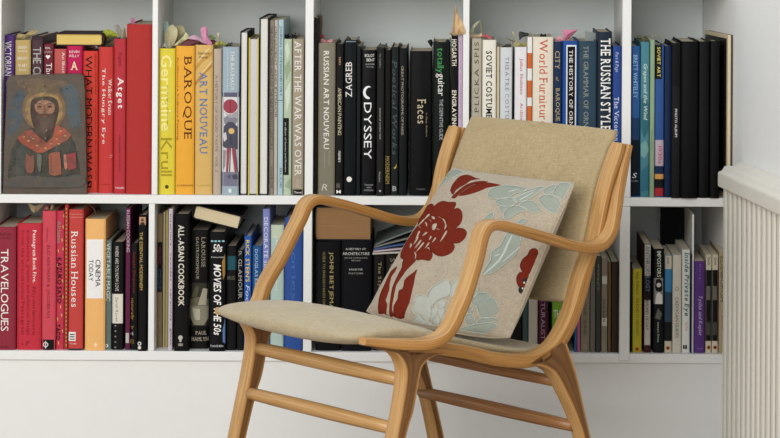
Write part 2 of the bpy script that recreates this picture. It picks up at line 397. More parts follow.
def pil_uv(px, py):
    u = v = .5
    for _ in range(40):
        x, y = project(pil(u, v)); e = 1e-3
        xu, yu = project(pil(u + e, v)); xv, yv = project(pil(u, v + e))
        a, b, c_, d = (xu - x) / e, (xv - x) / e, (yu - y) / e, (yv - y) / e; det = a * d - b * c_
        if abs(det) < 1e-6: break
        dx, dy = px - x, py - y
        u += .8 * max(-.1, min(.1, (d * dx - b * dy) / det)); v += .8 * max(-.1, min(.1, (a * dy - c_ * dx) / det))
        u = min(.992, max(.008, u)); v = min(.992, max(.008, v))
    return u, v
LINEN = cloth_mat('natural_linen', '#978975', '#c0b29d', 34, .7)
pillow = thing('cushion', 'square linen cushion appliqued with red and pale blue velvet flowers leaning on the chair back', 'cushion', PC['BL'].lerp(PC['BR'], .5))
def pil_half(name, side, m):
    bm = bmesh.new(); n = 56; uvl = bm.loops.layers.uv.verify()
    ts = [.5 - .5 * math.cos(math.pi * i / n) for i in range(n + 1)]
    g = [[bm.verts.new(pil(u, v, side)) for u in ts] for v in ts]
    for j in range(n):
        for i in range(n):
            f = bm.faces.new((g[j][i], g[j][i + 1], g[j + 1][i + 1], g[j + 1][i])); f.smooth = True
            for lp, (a, b) in zip(f.loops, ((i, j), (i + 1, j), (i + 1, j + 1), (i, j + 1))): lp[uvl].uv = (ts[a], ts[b])
    return fin(bm, name, m, pillow, normals=False)
pil_half('front_panel', 1, LINEN); pil_half('back_panel', -1, cloth_mat('back_linen', '#9b9181', '#c4baaa', 34, .7))
bm = bmesh.new()   # seam cord round the edge
edge = [pil(t, 0) for t in [i / 30 for i in range(30)]] + [pil(1, t / 30) for t in range(30)] + [pil(1 - t / 30, 1) for t in range(30)] + [pil(0, 1 - t / 30) for t in range(31)]
tube(bm, edge, .0018, 6); fin(bm, 'seam', LINEN, pillow, True)

def applique(name, polys, m, off=.0014, conv=None, smooth=2, grow=.6, cord=None, label=None):
    bm = bmesh.new()
    for poly in polys:
        if conv: poly = [(conv[0] + x / conv[2], conv[1] + y / conv[2]) for x, y in poly]
        if smooth > 1: poly = smooth_closed(poly, smooth)
        gx, gy = sum(q[0] for q in poly) / len(poly), sum(q[1] for q in poly) / len(poly)
        uvs = []
        for x, y in poly:
            r = math.hypot(x - gx, y - gy) or 1
            x += (x - gx) / r * grow; y += (y - gy) / r * grow
            for _ in range(10):         # keep to what lies on the cloth
                q = pil_uv(x, y); X, Y_ = project(pil(*q))
                if math.hypot(X - x, Y_ - y) < .5: break
                x, y = x * .88 + gx * .12, y * .88 + gy * .12
            uvs.append(q)
        cl = []
        for q in uvs:
            if not cl or (abs(q[0] - cl[-1][0]) + abs(q[1] - cl[-1][1])) > 1e-4: cl.append(q)
        if len(cl) < 3: continue
        b2 = bmesh.new(); vs = [b2.verts.new((u, v, 0)) for u, v in cl]
        try: b2.faces.new(vs)
        except ValueError: b2.free(); continue
        bmesh.ops.triangulate(b2, faces=b2.faces[:])
        for _ in range(5):
            es = [e for e in b2.edges if e.calc_length() > .022]
            if not es: break
            bmesh.ops.subdivide_edges(b2, edges=es, cuts=1); bmesh.ops.triangulate(b2, faces=[f for f in b2.faces if len(f.verts) > 3])
        bd = set(v for e in b2.edges if e.is_boundary for v in e.verts)
        top = {v: bm.verts.new(pil(v.co.x, v.co.y, 1, off * (.8 if v in bd else 1.15))) for v in b2.verts}
        low = {v: bm.verts.new(pil(v.co.x, v.co.y, 1, -.0004)) for v in bd}
        for f in b2.faces:
            q = bm.faces.new([top[v] for v in f.verts]); q.smooth = True
        for e in b2.edges:
            if e.is_boundary:
                a, b = e.verts; bm.faces.new((top[a], top[b], low[b], low[a]))
        b2.free()
        if cord and len(cl) > 5:        # embroidered cord laid round the patch
            nf = len(bm.faces); tube(bm, [pil(u, v, 1, off * 1.1) for u, v in cl + cl[:1]], .0007, 5); bm.faces.ensure_lookup_table()
            for f in bm.faces[nf:]: f.material_index = 1
    o = fin(bm, name, [m, cord] if cord else m, pillow)
    if label: o['label'] = label
    return o
RED = mat('#70281b', .95, .16, 120, .2, .05, (1, 1, 1), 0, 'velvet')
PALE = mat('#979d91', .95, .1, 140, .2, .05, (1, 1, 1), 0, 'velvet')
PALE2 = mat('#b0b1a7', .95, .07, 140, .2, .05, (1, 1, 1), 0, 'velvet')
CORD = mat('#bcc1b6', .9, .08, 150)
BEIGE = mat('#b9ab97', .9, .08, 150, .1, .2, (1, 1, 1), 0, 'slit')
A = (395, 195, 9.74); B_ = (380, 235, 9.74); C3 = (365, 275, 9.74)
def cv(c, pts): return [(c[0] + x / c[2], c[1] + y / c[2]) for x, y in pts]
red = [cv(A, [(235, 250), (270, 170), (310, 110), (355, 90), (375, 110), (360, 160), (328, 205), (290, 232), (250, 268), (222, 300)]),
       cv(A, [(372, 130), (420, 85), (470, 65), (520, 75), (585, 73), (585, 110), (550, 155), (500, 198), (468, 222), (430, 213), (385, 203), (347, 198), (357, 160)]),
       cv(A, [(492, 213), (540, 165), (600, 135), (635, 145), (652, 190), (647, 250), (612, 300), (562, 333), (507, 345), (502, 300), (503, 262), (482, 233)]),
       [(444, 244), (447, 232), (452, 230), (458.5, 228.6), (463.5, 229.2), (466.3, 232.5), (464.5, 238), (459, 242.4), (452, 243.2)],
       [(430, 247), (434, 242), (441, 243), (452, 243.4), (454.2, 247.5), (451, 252.5), (444, 255.6), (437.5, 255.2), (432.3, 251.5)],
       [(416.5, 255), (421, 250.3), (426, 248.8), (430.3, 250.8), (432.2, 255.5), (429.3, 260.3), (425.2, 259.6), (421, 259.2), (417.5, 260)],
       # heart of the flower
       [(416.5, 228), (421, 222.6), (428, 217.5), (434, 216.2), (441, 217.6), (445.8, 223), (447, 231), (445, 240), (437, 244), (430, 246), (424, 248.5), (417.5, 252.5), (415, 257), (412.5, 262.3), (401, 257.5), (404, 247), (410, 237.5)],
       # stem and leaves
       [(404, 259), (416, 259.5), (412, 265), (406.5, 270.5), (402, 277), (396.8, 285.5), (393.6, 299), (392.2, 309), (394.5, 321), (391, 321), (389.6, 309), (390.7, 300), (393, 288), (398.5, 275), (402, 268)],
       [(397, 267), (395, 272), (391.5, 277), (390.5, 281), (389.4, 285), (389, 290.5), (385.8, 299.6), (387.2, 303), (387, 307), (386.5, 314), (390, 321), (382.5, 319), (378.6, 313), (378.9, 302.7), (380.4, 295.5), (384.3, 286.3), (387.5, 279), (391, 272)],
       [(417, 270.2), (412.5, 274), (409, 276.5), (405, 280.5), (404, 285), (403, 289.4), (399.4, 291.4), (398.4, 298.6), (394.5, 304.8), (393.9, 311), (396, 321), (403.8, 321), (404.7, 313), (409, 302.7), (410.9, 293.5), (413.3, 285), (415, 276)]]
applique('red_flower', red, RED)
sl = lambda a, b, w=.55: [(a[0] - w, a[1]), ((a[0] + b[0]) / 2 - w * .9 + .3, (a[1] + b[1]) / 2 - .3), b, ((a[0] + b[0]) / 2 + w * .9 + .3, (a[1] + b[1]) / 2 + .3), (a[0] + w, a[1] + .4)]
slits = [sl((429.5, 214.5), (424, 220.5), .7), sl((424.5, 219.5), (417.5, 227)), [(432, 216.6), (435, 217.6), (435, 219.6), (433, 219)], sl((439.5, 217), (444, 220.5), .7), sl((444, 219.5), (446.4, 226), .7), sl((446.4, 225), (445, 230)),
         [(433.2, 225), (437.2, 224), (436.5, 227.5), (434.5, 230.6), (432.6, 229)], sl((426, 222.5), (427.3, 227), .7), sl((419.8, 231.5), (416, 239.5), .7), sl((427, 232.5), (423, 236.5), .8), sl((431.5, 236.5), (429.5, 240.5), .6),
         sl((447, 231.5), (440.5, 242.5), .7), sl((418.5, 237), (414, 245), .6), sl((421.3, 240.5), (415, 249), .6), sl((424, 243), (416.5, 252.3), .6), sl((415.5, 252.6), (416.2, 258), .6), sl((411.6, 244), (410.4, 248.3), .7),
         sl((436.5, 229), (441, 230.3), .6), sl((429.5, 243), (425.5, 248.5), .5), sl((436, 238), (432.5, 243), .5), sl((419, 226), (421.5, 229), .5), sl((429.5, 219.5), (432, 222.5), .5)]
applique('flower_vein', slits, BEIGE, .0024, grow=.1)
E5 = (430, 165, 9.74)
applique('red_leaf', [cv(E5, p) for p in ([(205, 250), (225, 195), (260, 150), (300, 115), (360, 100), (410, 115), (440, 130), (485, 138), (400, 150), (350, 180), (290, 215), (250, 250), (230, 285)],
    [(215, 315), (260, 270), (330, 215), (400, 180), (480, 160), (560, 165), (500, 178), (430, 190), (350, 235), (290, 280), (250, 320)],
    [(285, 298), (350, 245), (430, 200), (520, 177), (600, 180), (700, 202), (620, 210), (540, 225), (470, 255), (380, 285)])], RED)
F4 = (405, 275, 6.74)
applique('pale_flower', [cv(F4, p) for p in ([(70, 160), (100, 140), (140, 150), (165, 190), (170, 250), (160, 310), (130, 310), (100, 275), (65, 255), (55, 220), (68, 190)],
    [(155, 140), (180, 95), (230, 60), (280, 35), (300, 60), (300, 110), (290, 142), (230, 158), (200, 188), (180, 210), (160, 180)],
    [(310, 130), (315, 75), (350, 35), (385, 25), (400, 70), (380, 120), (335, 150)], [(215, 195), (240, 170), (270, 180), (265, 210), (240, 220)],
    [(180, 230), (205, 212), (215, 235), (205, 275), (185, 300), (175, 265)], [(222, 235), (245, 222), (262, 240), (250, 275), (235, 300), (220, 270)],
    [(185, 330), (195, 290), (220, 285), (228, 320), (215, 360), (190, 355)], [(60, 300), (90, 280), (120, 315), (150, 315), (185, 340), (180, 372), (130, 350), (70, 330)],
    [(250, 280), (275, 245), (300, 240), (290, 290), (260, 320), (240, 360), (232, 340)], [(310, 200), (345, 170), (380, 190), (370, 240), (330, 260)])], PALE2, cord=CORD, label='almost white velvet flower')
applique('blue_flower', [cv(F4, p) for p in ([(455, 180), (480, 140), (530, 122), (565, 135), (575, 155), (605, 165), (620, 200), (620, 245), (590, 280), (540, 290), (505, 270), (490, 215), (465, 205)],
    [(412, 285), (430, 268), (460, 275), (468, 310), (455, 335), (425, 335), (412, 310)], [(490, 320), (510, 300), (570, 290), (610, 295), (620, 310), (560, 320), (500, 328)],
    [(385, 360), (440, 345), (540, 327), (600, 330), (618, 345), (580, 375), (530, 400), (470, 395), (400, 380)], [(462, 150), (466, 100), (490, 85), (485, 130)], [(428, 250), (445, 215), (455, 225), (450, 255), (432, 258)])], PALE, cord=CORD)
G6 = (485, 175, 7.97)
applique('blue_spray', [cv(G6, p) for p in ([(35, 150), (60, 115), (120, 97), (200, 93), (270, 98), (335, 112), (300, 130), (230, 150), (180, 180), (110, 185), (50, 180)],
    [(90, 215), (140, 195), (210, 190), (250, 213), (230, 236), (180, 246), (120, 235)], [(235, 186), (290, 152), (360, 123), (420, 103), (465, 98), (440, 128), (380, 168), (320, 203), (262, 215)],
    [(160, 345), (170, 290), (230, 255), (300, 262), (338, 285), (260, 300), (200, 340)], [(287, 238), (330, 215), (390, 220), (430, 260), (435, 285), (390, 295), (350, 275), (302, 258)],
    [(440, 190), (490, 165), (550, 180), (610, 222), (628, 238), (600, 285), (570, 305), (510, 280), (460, 235)], [(548, 155), (580, 95), (620, 62), (662, 62), (676, 92), (668, 148), (640, 198), (625, 200), (592, 168)],
    [(470, 130), (510, 100), (555, 85), (545, 120), (500, 155)], [(0, 350), (40, 320), (65, 305), (60, 340), (30, 360)], [(265, 385), (300, 358), (325, 360), (310, 385)],
    [(120, 262), (160, 255), (170, 275), (140, 285)])], PALE, grow=1.1, cord=CORD)
applique('corner_spray', [cv(E5, p) for p in ([(75, 220), (115, 160), (140, 125), (165, 140), (150, 165), (110, 195)], [(168, 100), (200, 72), (250, 58), (310, 68), (318, 82), (250, 102), (205, 128), (180, 130)])], PALE, grow=1.1, cord=CORD)
applique('blue_leaf', [cv((470, 225, 6.9), [(270, 55), (350, 75), (335, 150), (310, 210), (250, 260), (190, 310), (140, 335), (90, 340), (110, 300), (150, 240), (155, 190), (210, 150), (240, 90)])], PALE, cord=CORD)
applique('spray_vein', [cv((470, 225, 6.9), p) for p in ([(100, 335), (200, 240), (255, 130), (290, 70), (296, 74), (268, 140), (212, 250), (108, 338)], [(170, 215), (205, 200), (210, 206), (175, 222)], [(230, 250), (300, 190), (340, 155), (342, 160), (300, 200), (236, 256)])], CORD, .0022, grow=.1)
applique('spray_vein', [cv(G6, p) for p in ([(240, 180), (330, 140), (400, 118), (400, 122), (332, 146), (244, 186)], [(280, 196), (380, 142), (384, 146), (286, 202)], [(190, 132), (270, 112), (272, 116), (194, 138)])], CORD, .0022, grow=.1)
H7 = (470, 225, 6.9)
applique('red_bud', [cv(H7, p) for p in ([(400, 210), (415, 175), (450, 165), (478, 190), (482, 230), (465, 280), (430, 333), (400, 343), (360, 315), (350, 275), (370, 235)], [(488, 200), (495, 160), (506, 145), (501, 180)], [(325, 370), (345, 330), (390, 332), (408, 358), (395, 405), (370, 436), (335, 420)])], RED)
J5 = (450, 260, 5.15)
def disc(c, r): return [(c[0] + r * math.cos(k * .628), c[1] + r * 1.15 * math.sin(k * .628)) for k in range(10)]
BEAD = mat('#1d1a18', .7, .1); BEAD_DOT = mat('#d8d4cc', .7, .1)  # black beads, each with a white dot
for c, r, e, q in (((525.8, 281.5), 2.9, (524.6, 283), .9), ((522, 290.3), 3.2, (523, 288.6), .8)):
    applique('black_bead', [disc(c, r)], BEAD, .0026, smooth=1, grow=.1); applique('bead_eye', [disc(e, q)], BEAD_DOT, .0036, smooth=1, grow=0)
# ------------------------------------------------------------------ books
GR = {'u1': 'red books in the first upper bay', 'u2': 'yellow and pale books in the second upper bay', 'u3': 'black books in the third upper bay', 'u4': 'white and blue books in the fourth upper bay',
      'u5': 'blue and black books in the last upper bay', 'l1': 'red and dark books in the first lower bay', 'l2': 'black and blue books in the second lower bay', 'l3': 'black books in the third lower bay',
      'l4': 'books behind the armchair in the lower row', 'l5': 'paperbacks in the last lower bay'}
PAGE = mat('#d3c8b2', .9, .1, 400, .2, .1, (1, 1, .02) , 0, 'page')
PAGEW = mat('#dcdad4', .9, .06, 400, .2, .1, (.05, 1, .02), 0, 'pagew')
def cover_mat(col, rough=.45):
    h = col.lstrip('#'); h = ''.join(q * 2 for q in h) if len(h) == 3 else h
    v = [int(h[i:i + 2], 16) for i in (0, 2, 4)]; g = sum(v) / 3      # printed cloth and paper, a little faded
    col = '#%02x%02x%02x' % tuple(round(q * .91 + g * .09) for q in v)
    c = lin(col); k = sum(c[:3]) / 3
    if k < .02: rough = max(rough, .5) if rough > .4 else rough
    return mat(col, rough, .06, 45, .05, .1)
BOOKS = {}
def book(bay, x0, x1, top, col, label, texts=(), bands=(), Y=.012, depth=None, kind='hard', rough=.45, name='book', cat='book', bulge=.07, pages=None, z0=None, shapes=()):
    row = bay[0]; base = (ZU if row == 'u' else ZL) if z0 is None else z0
    mid = (top + (195 if row == 'u' else 351)) / 2
    X0, X1 = at(x0, mid, Y).x + .0003, at(x1, mid, Y).x - .0003
    z1 = at((x0 + x1) / 2, top, Y).z; base += .0003
    depth = depth or random.uniform(.165, .225)
    w = X1 - X0; xm = (X0 + X1) / 2
    bl = min(.0035, bulge * w); t = min(.0025, w * .14) if kind != 'paper' else .0007
    def ys(x):
        u = max(-1, min(1, (x - xm) / (w / 2)))
        r = bl * u * u
        if abs(u) > .82: r += min(.0018, w * .08) * ((abs(u) - .82) / .18) ** 2
        return Y + r
    root = thing(name, label, cat, (xm, Y, base), GR[bay])
    bm = bmesh.new()
    ms = [cover_mat(col, rough)]
    def mi(c, r=None):
        m = c if not isinstance(c, str) else cover_mat(c, rough if r is None else r)
        if m not in ms: ms.append(m)
        return ms.index(m)
    n = 12; yb = Y + depth
    if kind == 'fore':
        yin = yb - .004
        outl = [(X0, Y + .001), (X0 + t * .5, Y), (X0 + t, Y + .001), (X0 + t, yin), (X1 - t, yin), (X1 - t, Y + .001), (X1 - t * .5, Y), (X1, Y + .001), (X1, yb), (X0, yb)]
    else:
        yi = Y + bl + .0045
        outl = [(X0 + w * k / n, ys(X0 + w * k / n)) for k in range(n + 1)] + [(X1, yb), (X1 - t, yb), (X1 - t, yi), (X0 + t, yi), (X0 + t, yb), (X0, yb)]
    lo = [bm.verts.new((x, y, base)) for x, y in outl]; hi = [bm.verts.new((x, y, z1)) for x, y in outl]
    K = len(outl)
    for k in range(K):
        j = (k + 1) % K; bm.faces.new((lo[k], lo[j], hi[j], hi[k]))
    bm.faces.new(lo[::-1]); bm.faces.new(hi)
    bmesh.ops.recalc_face_normals(bm, faces=bm.faces[:])
    def fm(e):
        def g(px, py):
            p = at(px, py, Y); return (p.x, ys(p.x) - e, p.z)
        return g
    e0 = .0002
    for b in bands:
        bx0 = at(b[3], mid, Y).x if len(b) > 3 else X0; bx1 = at(b[4], mid, Y).x if len(b) > 3 else X1
        za = at((x0 + x1) / 2, b[0], Y).z; zb = max(base + .0002, at((x0 + x1) / 2, b[1], Y).z); za = min(za, z1 - .0001)
        m_ = mi(b[2]); k2 = 8; e0 += .0001
        r_ = [[bm.verts.new((bx0 + (bx1 - bx0) * k / k2, ys(bx0 + (bx1 - bx0) * k / k2) - e0, z)) for k in range(k2 + 1)] for z in (zb, za)]
        for k in range(k2):
            f = bm.faces.new((r_[0][k], r_[0][k + 1], r_[1][k + 1], r_[1][k])); f.material_index = m_
    for sh in shapes:       # printed marks: polygons in photo pixels
        e0 += .0001; b2 = bmesh.new(); b2.faces.new([b2.verts.new((x, y, 0)) for x, y in sh[1]])
        bmesh.ops.triangulate(b2, faces=b2.faces[:])
        for k in range(1, 9):   # cut so that the mark follows the rounded spine
            bmesh.ops.bisect_plane(b2, geom=b2.verts[:] + b2.edges[:] + b2.faces[:], plane_co=(x0 + (x1 - x0) * k / 9, 0, 0), plane_no=(1, 0, 0), dist=1e-5)
        g_ = fm(e0); vm = {v: bm.verts.new(g_(v.co.x, v.co.y)) for v in b2.verts}; m_ = mi(sh[0])
        for q in b2.faces:
            f = bm.faces.new([vm[v] for v in q.verts]); f.material_index = m_; f.normal_update()
            if f.normal.y > 0: f.normal_flip()
        b2.free()
    for T in texts:
        txt, mode, c, a0, a1, h, tc = T[:7]; stl = T[7] if len(T) > 7 else ''
        letters(bm, mi(tc, .5), txt, mode, c, a0, a1, h, fm(e0 + .0003), stl)
    bm.transform(Matrix.Translation(-root.location))
    me = bpy.data.meshes.new('cover'); bm.to_mesh(me); bm.free(); link('cover', me, ms, root)
    bm = bmesh.new()
    ov = .003 if kind != 'paper' else .0004
    if kind == 'fore': box(bm, X0 + t, X1 - t, Y + .004, yb - .0045, base + ov, z1 - ov)
    else: box(bm, X0 + t, X1 - t, Y + bl + .005, yb - .003, base + ov, z1 - ov)
    fin(bm, 'page_block', pages or PAGE, root)
    BOOKS[(bay, round(x0))] = (X0, X1, Y, z1, root)
    return root
W_, K_ = '#e8e4dc', '#100e0f'
def circ(cx, cy, r, n=14, a0=0, a1=360): return [(cx + r * math.cos(math.radians(a0 + (a1 - a0) * k / n)), cy + r * math.sin(math.radians(a0 + (a1 - a0) * k / n))) for k in range(n)]
def rect(x0, y0, x1, y1): return [(x0, y0), (x1, y0), (x1, y1), (x0, y1)]
# ---- first upper bay (behind the icon)
b = lambda *a, **k: book('u1', *a, **k)
b(4, 14, 35, '#4d2d73', 'purple cloth book at the very start of the top row, behind the painted panel', [('VICTORIAN', 'd', 8, 41, 76, 6.5, W_, 's'), ('HOUSES AND THEIR DETAILS', 'd', 8, 82, 176, 3.4, '#a08fb4', 's')], Y=.034)
b(14.6, 30.3, 40, '#bb9f60', 'short mustard tan book beside the purple one, with small level white print', [('DESIGN', 'h', 22.4, 46, 48.6, 9, W_, 's'), ('SOURCE', 'h', 22.4, 50.3, 52, 9, W_, 's'), ('LIBRARY', 'h', 22.4, 57, 59.5, 11, W_, 's'), ('OF ART', 'h', 22.4, 64, 67, 9, W_, 's'), ('AND FORM', 'h', 22.4, 69, 71, 8, W_, 's')], Y=.034)
b(31.2, 42.6, 36, '#4c353b', 'dark grey brown book with tall pale capitals, between the mustard and the maroon ones', [('THE CIRCUS', 'd', 37, 47, 98, 8, '#b7aeab')], [(36, 40, '#3a2a30')], Y=.034)
b(43.2, 53.2, 44, '#6f2530', 'dark maroon book with a small white heart on its spine', [('REAL', 'h', 48, 47, 49, 5, W_), ('LIVES', 'h', 48, 51, 53, 8, '#c9a9a5'), ('The Heart', 'd', 49, 63, 100, 5.5, W_, 's')], Y=.034,
  shapes=[(W_, [(48, 59.2), (45.6, 56.4), (46.1, 55.2), (47.2, 55), (48, 55.9), (48.8, 55), (49.9, 55.2), (50.4, 56.4)])])
b(53.6, 66, 49, '#bf5350', 'salmon red book with small white print, between the maroon and the crimson ones', [('An Illustrated History', 'd', 63, 52, 110, 3.4, W_, 's')], Y=.034)
b(66.4, 82, 46, '#c0174f', 'crimson pink book with a large gold capital A', [('KEVIN', 'h', 74.3, 50.6, 53, 10, W_), ('KELLY', 'h', 74.3, 54.7, 57, 10, W_), ('A', 'h', 74.3, 61.5, 70, 7.5, '#ecd7a4', 'sb')], Y=.034)
b(82.6, 98, 51, '#d23b2d', 'orange red book with thin black capitals, beside the painted panel', [('WHAT MODERN WAS', 'd', 88.7, 56, 179, 7, K_), ('design 1935-1965 . a collection of decorative arts', 'd', 95.4, 54, 180, 1.7, '#7e221c')], [(181, 187.5, K_, 85, 92)], Y=.036, shapes=[('#d23b2d', [(86.5, 186), (91, 182.4), (90.2, 186)])])
b(98.4, 113.3, 47, '#ca3833', 'bright red book with two lines of small white serif lettering', [('The Hungry Eye', 'd', 103.4, 68, 144, 4, W_, 's'), ('Walker Evans', 'd', 110, 79, 115, 3.6, W_, 's'), ('h', 'd', 111, 155, 158, 3, '#d88')], [(184, 184.6, '#8c231f', 101, 110)], Y=.03)
b(113.6, 125.8, 39, '#b92f38', 'narrow crimson book with a bold white five letter word near the middle', [('Atget', 'd', 119.8, 77, 108.5, 7.6, W_, 'sb'), ('Eugene', 'd', 119.8, 53, 66, 4.4, '#6e1a22', 's'), ('a photographer of the old city', 'd', 119.6, 135, 172, 3, '#7d1f26'), ('TASCHEN', 'h', 119.6, 187, 188.8, 9, W_)], Y=.02)
b(126.2, 151.5, 24.3, '#b3302d', 'large plain red book, the tallest and thickest in the red bay', Y=.016, rough=.6, depth=.25, bulge=.02)
# ---- second upper bay
b = lambda *a, **k: book('u2', *a, **k)
b(158.6, 175, 48.5, '#e0cc38', 'bright yellow book at the start of the second bay, with large pale letters', [('Germaine', 'd', 166.3, 55, 131, 11, '#efe58c', 'b'), ('Krull', 'd', 166.3, 138, 176, 11, '#a8951c'), ('photographer of modernity', 'd', 167.4, 86, 126, 1.8, '#54501c')], Y=.014, shapes=[('#4a4718', circ(166.8, 186.8, 1.9))])
b(175.4, 194.3, 46, '#eda732', 'orange yellow book with big brown serif capitals', [('BAROQUE', 'd', 187.2, 56, 139, 9, '#5b2a14', 's'), ('Architecture Sculpture Painting', 'd', 177.6, 57, 140, 2.6, '#6d3a16', 's'), ('KONEMANN', 'h', 185, 184.6, 186.4, 16, '#7c4a18', 's')], Y=.014)
b(194.8, 212.6, 45, '#d7ae60', 'gold book with blue serif capitals and feather pattern at its head', [('ART NOUVEAU', 'd', 203.4, 72, 154, 7.6, '#4a74b4', 's'), ('Gustave', 'h', 203.6, 51.5, 54.5, 11, '#6b431c', 'i'), ('Form', 'h', 203.6, 56, 58.5, 9, '#6b431c', 'i'), ('KONEMANN', 'h', 203.6, 184.8, 186.2, 13, '#c2a43a', 's')], Y=.014,
  shapes=[('#c49549', [(195.2, 66), (204, 57), (212, 51), (212, 55), (203, 62), (195.2, 71)]), ('#b98440', [(195.2, 82), (202, 73), (212, 64), (212, 67), (204, 75), (195.2, 86)]), ('#e4c68a', [(197, 62), (206, 50), (211, 47), (204, 56)]), ('#e4c68a', [(196, 78), (205, 69), (212, 59.5), (212, 62), (205, 71)])])
b(213, 221.6, 49, '#bba894', 'narrow worn beige paperback between the gold and the grey blue books', [('A HISTORY OF GOOD TASTE . VOL 2', 'd', 216.4, 75, 172, 2.6, '#7d6753')], Y=.02, kind='paper')
b(222, 239, 47, '#9badb9', 'grey blue book with a sketched puppet in red trousers under a red disc', [('THE BAUHAUS', 'd', 232.6, 51, 90, 3.6, W_, 's'), ('and modern design', 'd', 227.8, 52, 90, 1.8, '#cfd8dc')],
  [(92.5, 97, '#5c5b70'), (97, 172, '#d7d4d2'), (172, 186, '#77768a')], Y=.003,
  shapes=[('#9d4250', circ(230.3, 106.3, 7.2, 20)), ('#8c2c3a', rect(229.6, 101, 230.8, 112)), ('#85828d', [(223.5, 118), (230, 114), (238, 119), (236, 124), (224.5, 124)]), ('#4d4b59', [(224, 126), (228, 122), (233, 122), (237.8, 127), (237.6, 150), (235, 148), (225, 148), (222.5, 146)]),
          ('#d9b46a', circ(231.5, 131, 3)), ('#3a3840', rect(230.4, 134, 231.3, 144)), ('#c9c4c4', [(222.6, 134), (226, 132), (227, 139), (224, 142)]), ('#9a4652', [(226.6, 148), (230, 148), (229, 160), (228, 172), (226, 172), (226.6, 158)]), ('#9a4652', [(231.8, 148), (234.8, 148), (236, 160), (236.8, 172), (234.6, 172), (233, 160)]), ('#45424c', [(230.2, 148), (231, 148), (230, 172), (229, 172)]), ('#45424c', [(235, 148), (235.8, 148), (237.8, 172), (237, 172)]), ('#8d8a92', [(223, 150), (226, 150), (225, 166), (223, 170)]), ('#a3a0a6', [(224, 112), (229, 115), (232, 114), (237, 111), (237.6, 117), (230, 118)]),
          ('#5c5b70', [(226, 176), (231, 174.5), (230, 179)]), ('#4d4b59', [(232, 175), (237, 174), (237.6, 179), (233, 179)]), ('#dfe3e6', rect(228.6, 188.6, 231.6, 192.6))])
b(239.6, 247.9, 31.5, '#1a1a1a', 'tall dark book turned fore edge out, beside the puppet one', kind='fore', pages=PAGEW, Y=.006)
b(248.2, 258.4, 38, '#dcc840', 'yellow covered book turned fore edge out', kind='fore', pages=mat('#c9c7c8', .9, .06, 400, .2), Y=.004)
b(258.8, 268.6, 18, '#1b1e1a', 'tallest dark green black book turned fore edge out, in the pale bay', kind='fore', pages=PAGEW, Y=.006, depth=.24)
b(269, 273.8, 20.5, '#8f8478', 'thin tall taupe volume beside the dark green fore edge one', [('THE DECORATIVE ARTS OF THE NINETEENTH CENTURY', 'd', 271.6, 26, 150, 2.6, '#4e453c', 's'), ('VOLUME ONE', 'd', 271.6, 166, 188, 2, '#5a5046')], Y=.016, kind='paper')
b(274, 277.6, 20.2, '#b9b1a2', 'thin tall cream grey volume squeezed between taupe and light blue ones', [('ORNAMENT AND INTERIOR', 'd', 275.8, 26, 118, 2, '#4e453c')], Y=.016, kind='paper')
b(277.8, 283.2, 19.6, '#a7c2c8', 'thin tall light blue book', [('JOURNAL OF DESIGN HISTORY', 'd', 280.6, 26, 96, 2.8, '#3d5860', 's'), ('BLUE', 'd', 280.6, 168, 188, 2, '#5e8088')], [(100, 100.8, '#5e8088')], Y=.016, kind='paper')
b(283.5, 291.8, 39, '#b0bfa4', 'pale leaf green book with a long black label low on its spine', [('an album of leaves and flowers', 'd', 285.6, 122, 172, 1.6, '#cfd0c4')], [(118, 175, '#161613', 283.6, 289)], Y=.016,
  shapes=[('#c6d2bd', [(284.5, 46), (288, 42), (290, 52), (287, 60)]), ('#93a688', [(284.4, 66), (289.6, 60), (290.6, 70), (286, 80)]), ('#c9d5c2', [(285, 92), (290.5, 80), (290, 100), (286.6, 112)]), ('#93a688', [(284.4, 186), (290.6, 178), (290.8, 190)])])
b(292.2, 303.8, 39, '#a1947f', 'taupe book with pale serif capitals at the end of the pale bay', [('AFTER THE WAR WAS OVER', 'd', 298, 41, 176, 6.8, W_, 's'), ('168', 'd', 298.6, 179, 188, 5, '#bdb29e', 'i'), ('Thames', 'h', 298, 191.2, 193.4, 8, W_)], [(189.4, 195, '#161413')], Y=.012)
# ---- third upper bay
b = lambda *a, **k: book('u3', *a, **k)
b(313.8, 317.6, 18, '#141211', 'thin tall black book standing against the divider at the start of the black bay', Y=.012, kind='paper')
b(318, 335.2, 43, '#7d7765', 'thick olive grey book with pale letters, at the start of the black bay', [('RUSSIAN ART NOUVEAU', 'd', 326.3, 51, 149, 5.6, '#dedad0', 'b'), ('the decorative', 'd', 329.4, 151, 165, 1.6, '#a8a392'), ('and applied arts', 'd', 324.4, 151, 168, 1.6, '#a8a392'), ('R', 'h', 324.4, 184, 190.5, 6, '#c6c1b2', 'i')], Y=.012)
b(335.8, 343.4, 44, '#161413', 'narrow black book with cream capitals beside the olive grey one', [('AMERICAN PAINTING', 'd', 339.6, 88, 135, 3.6, '#cfc2a2'), ('text', 'd', 340, 57, 65, 2, '#d9a878'), ('masters', 'd', 339.6, 151, 162, 2.6, W_), ('M', 'h', 338.6, 190, 193.4, 4.4, W_, 'b')], [(183.4, 188, '#55524e', 336.6, 340.4)], Y=.012)
b(343.8, 356.4, 40, '#121618', 'glossy black book with white capitals reading upwards and a white dot low down', [('ZAGREB', 'u', 348.8, 62, 97, 6.4, W_, 's')], Y=.01, rough=.22, shapes=[(W_, circ(349.2, 179.3, 2.7)), ('#7b8a92', rect(346, 41, 356, 42))])
b(356.6, 360.6, 46, '#15191a', 'thin dark teal black book next to the one with a white dot', Y=.012, kind='paper', rough=.3)
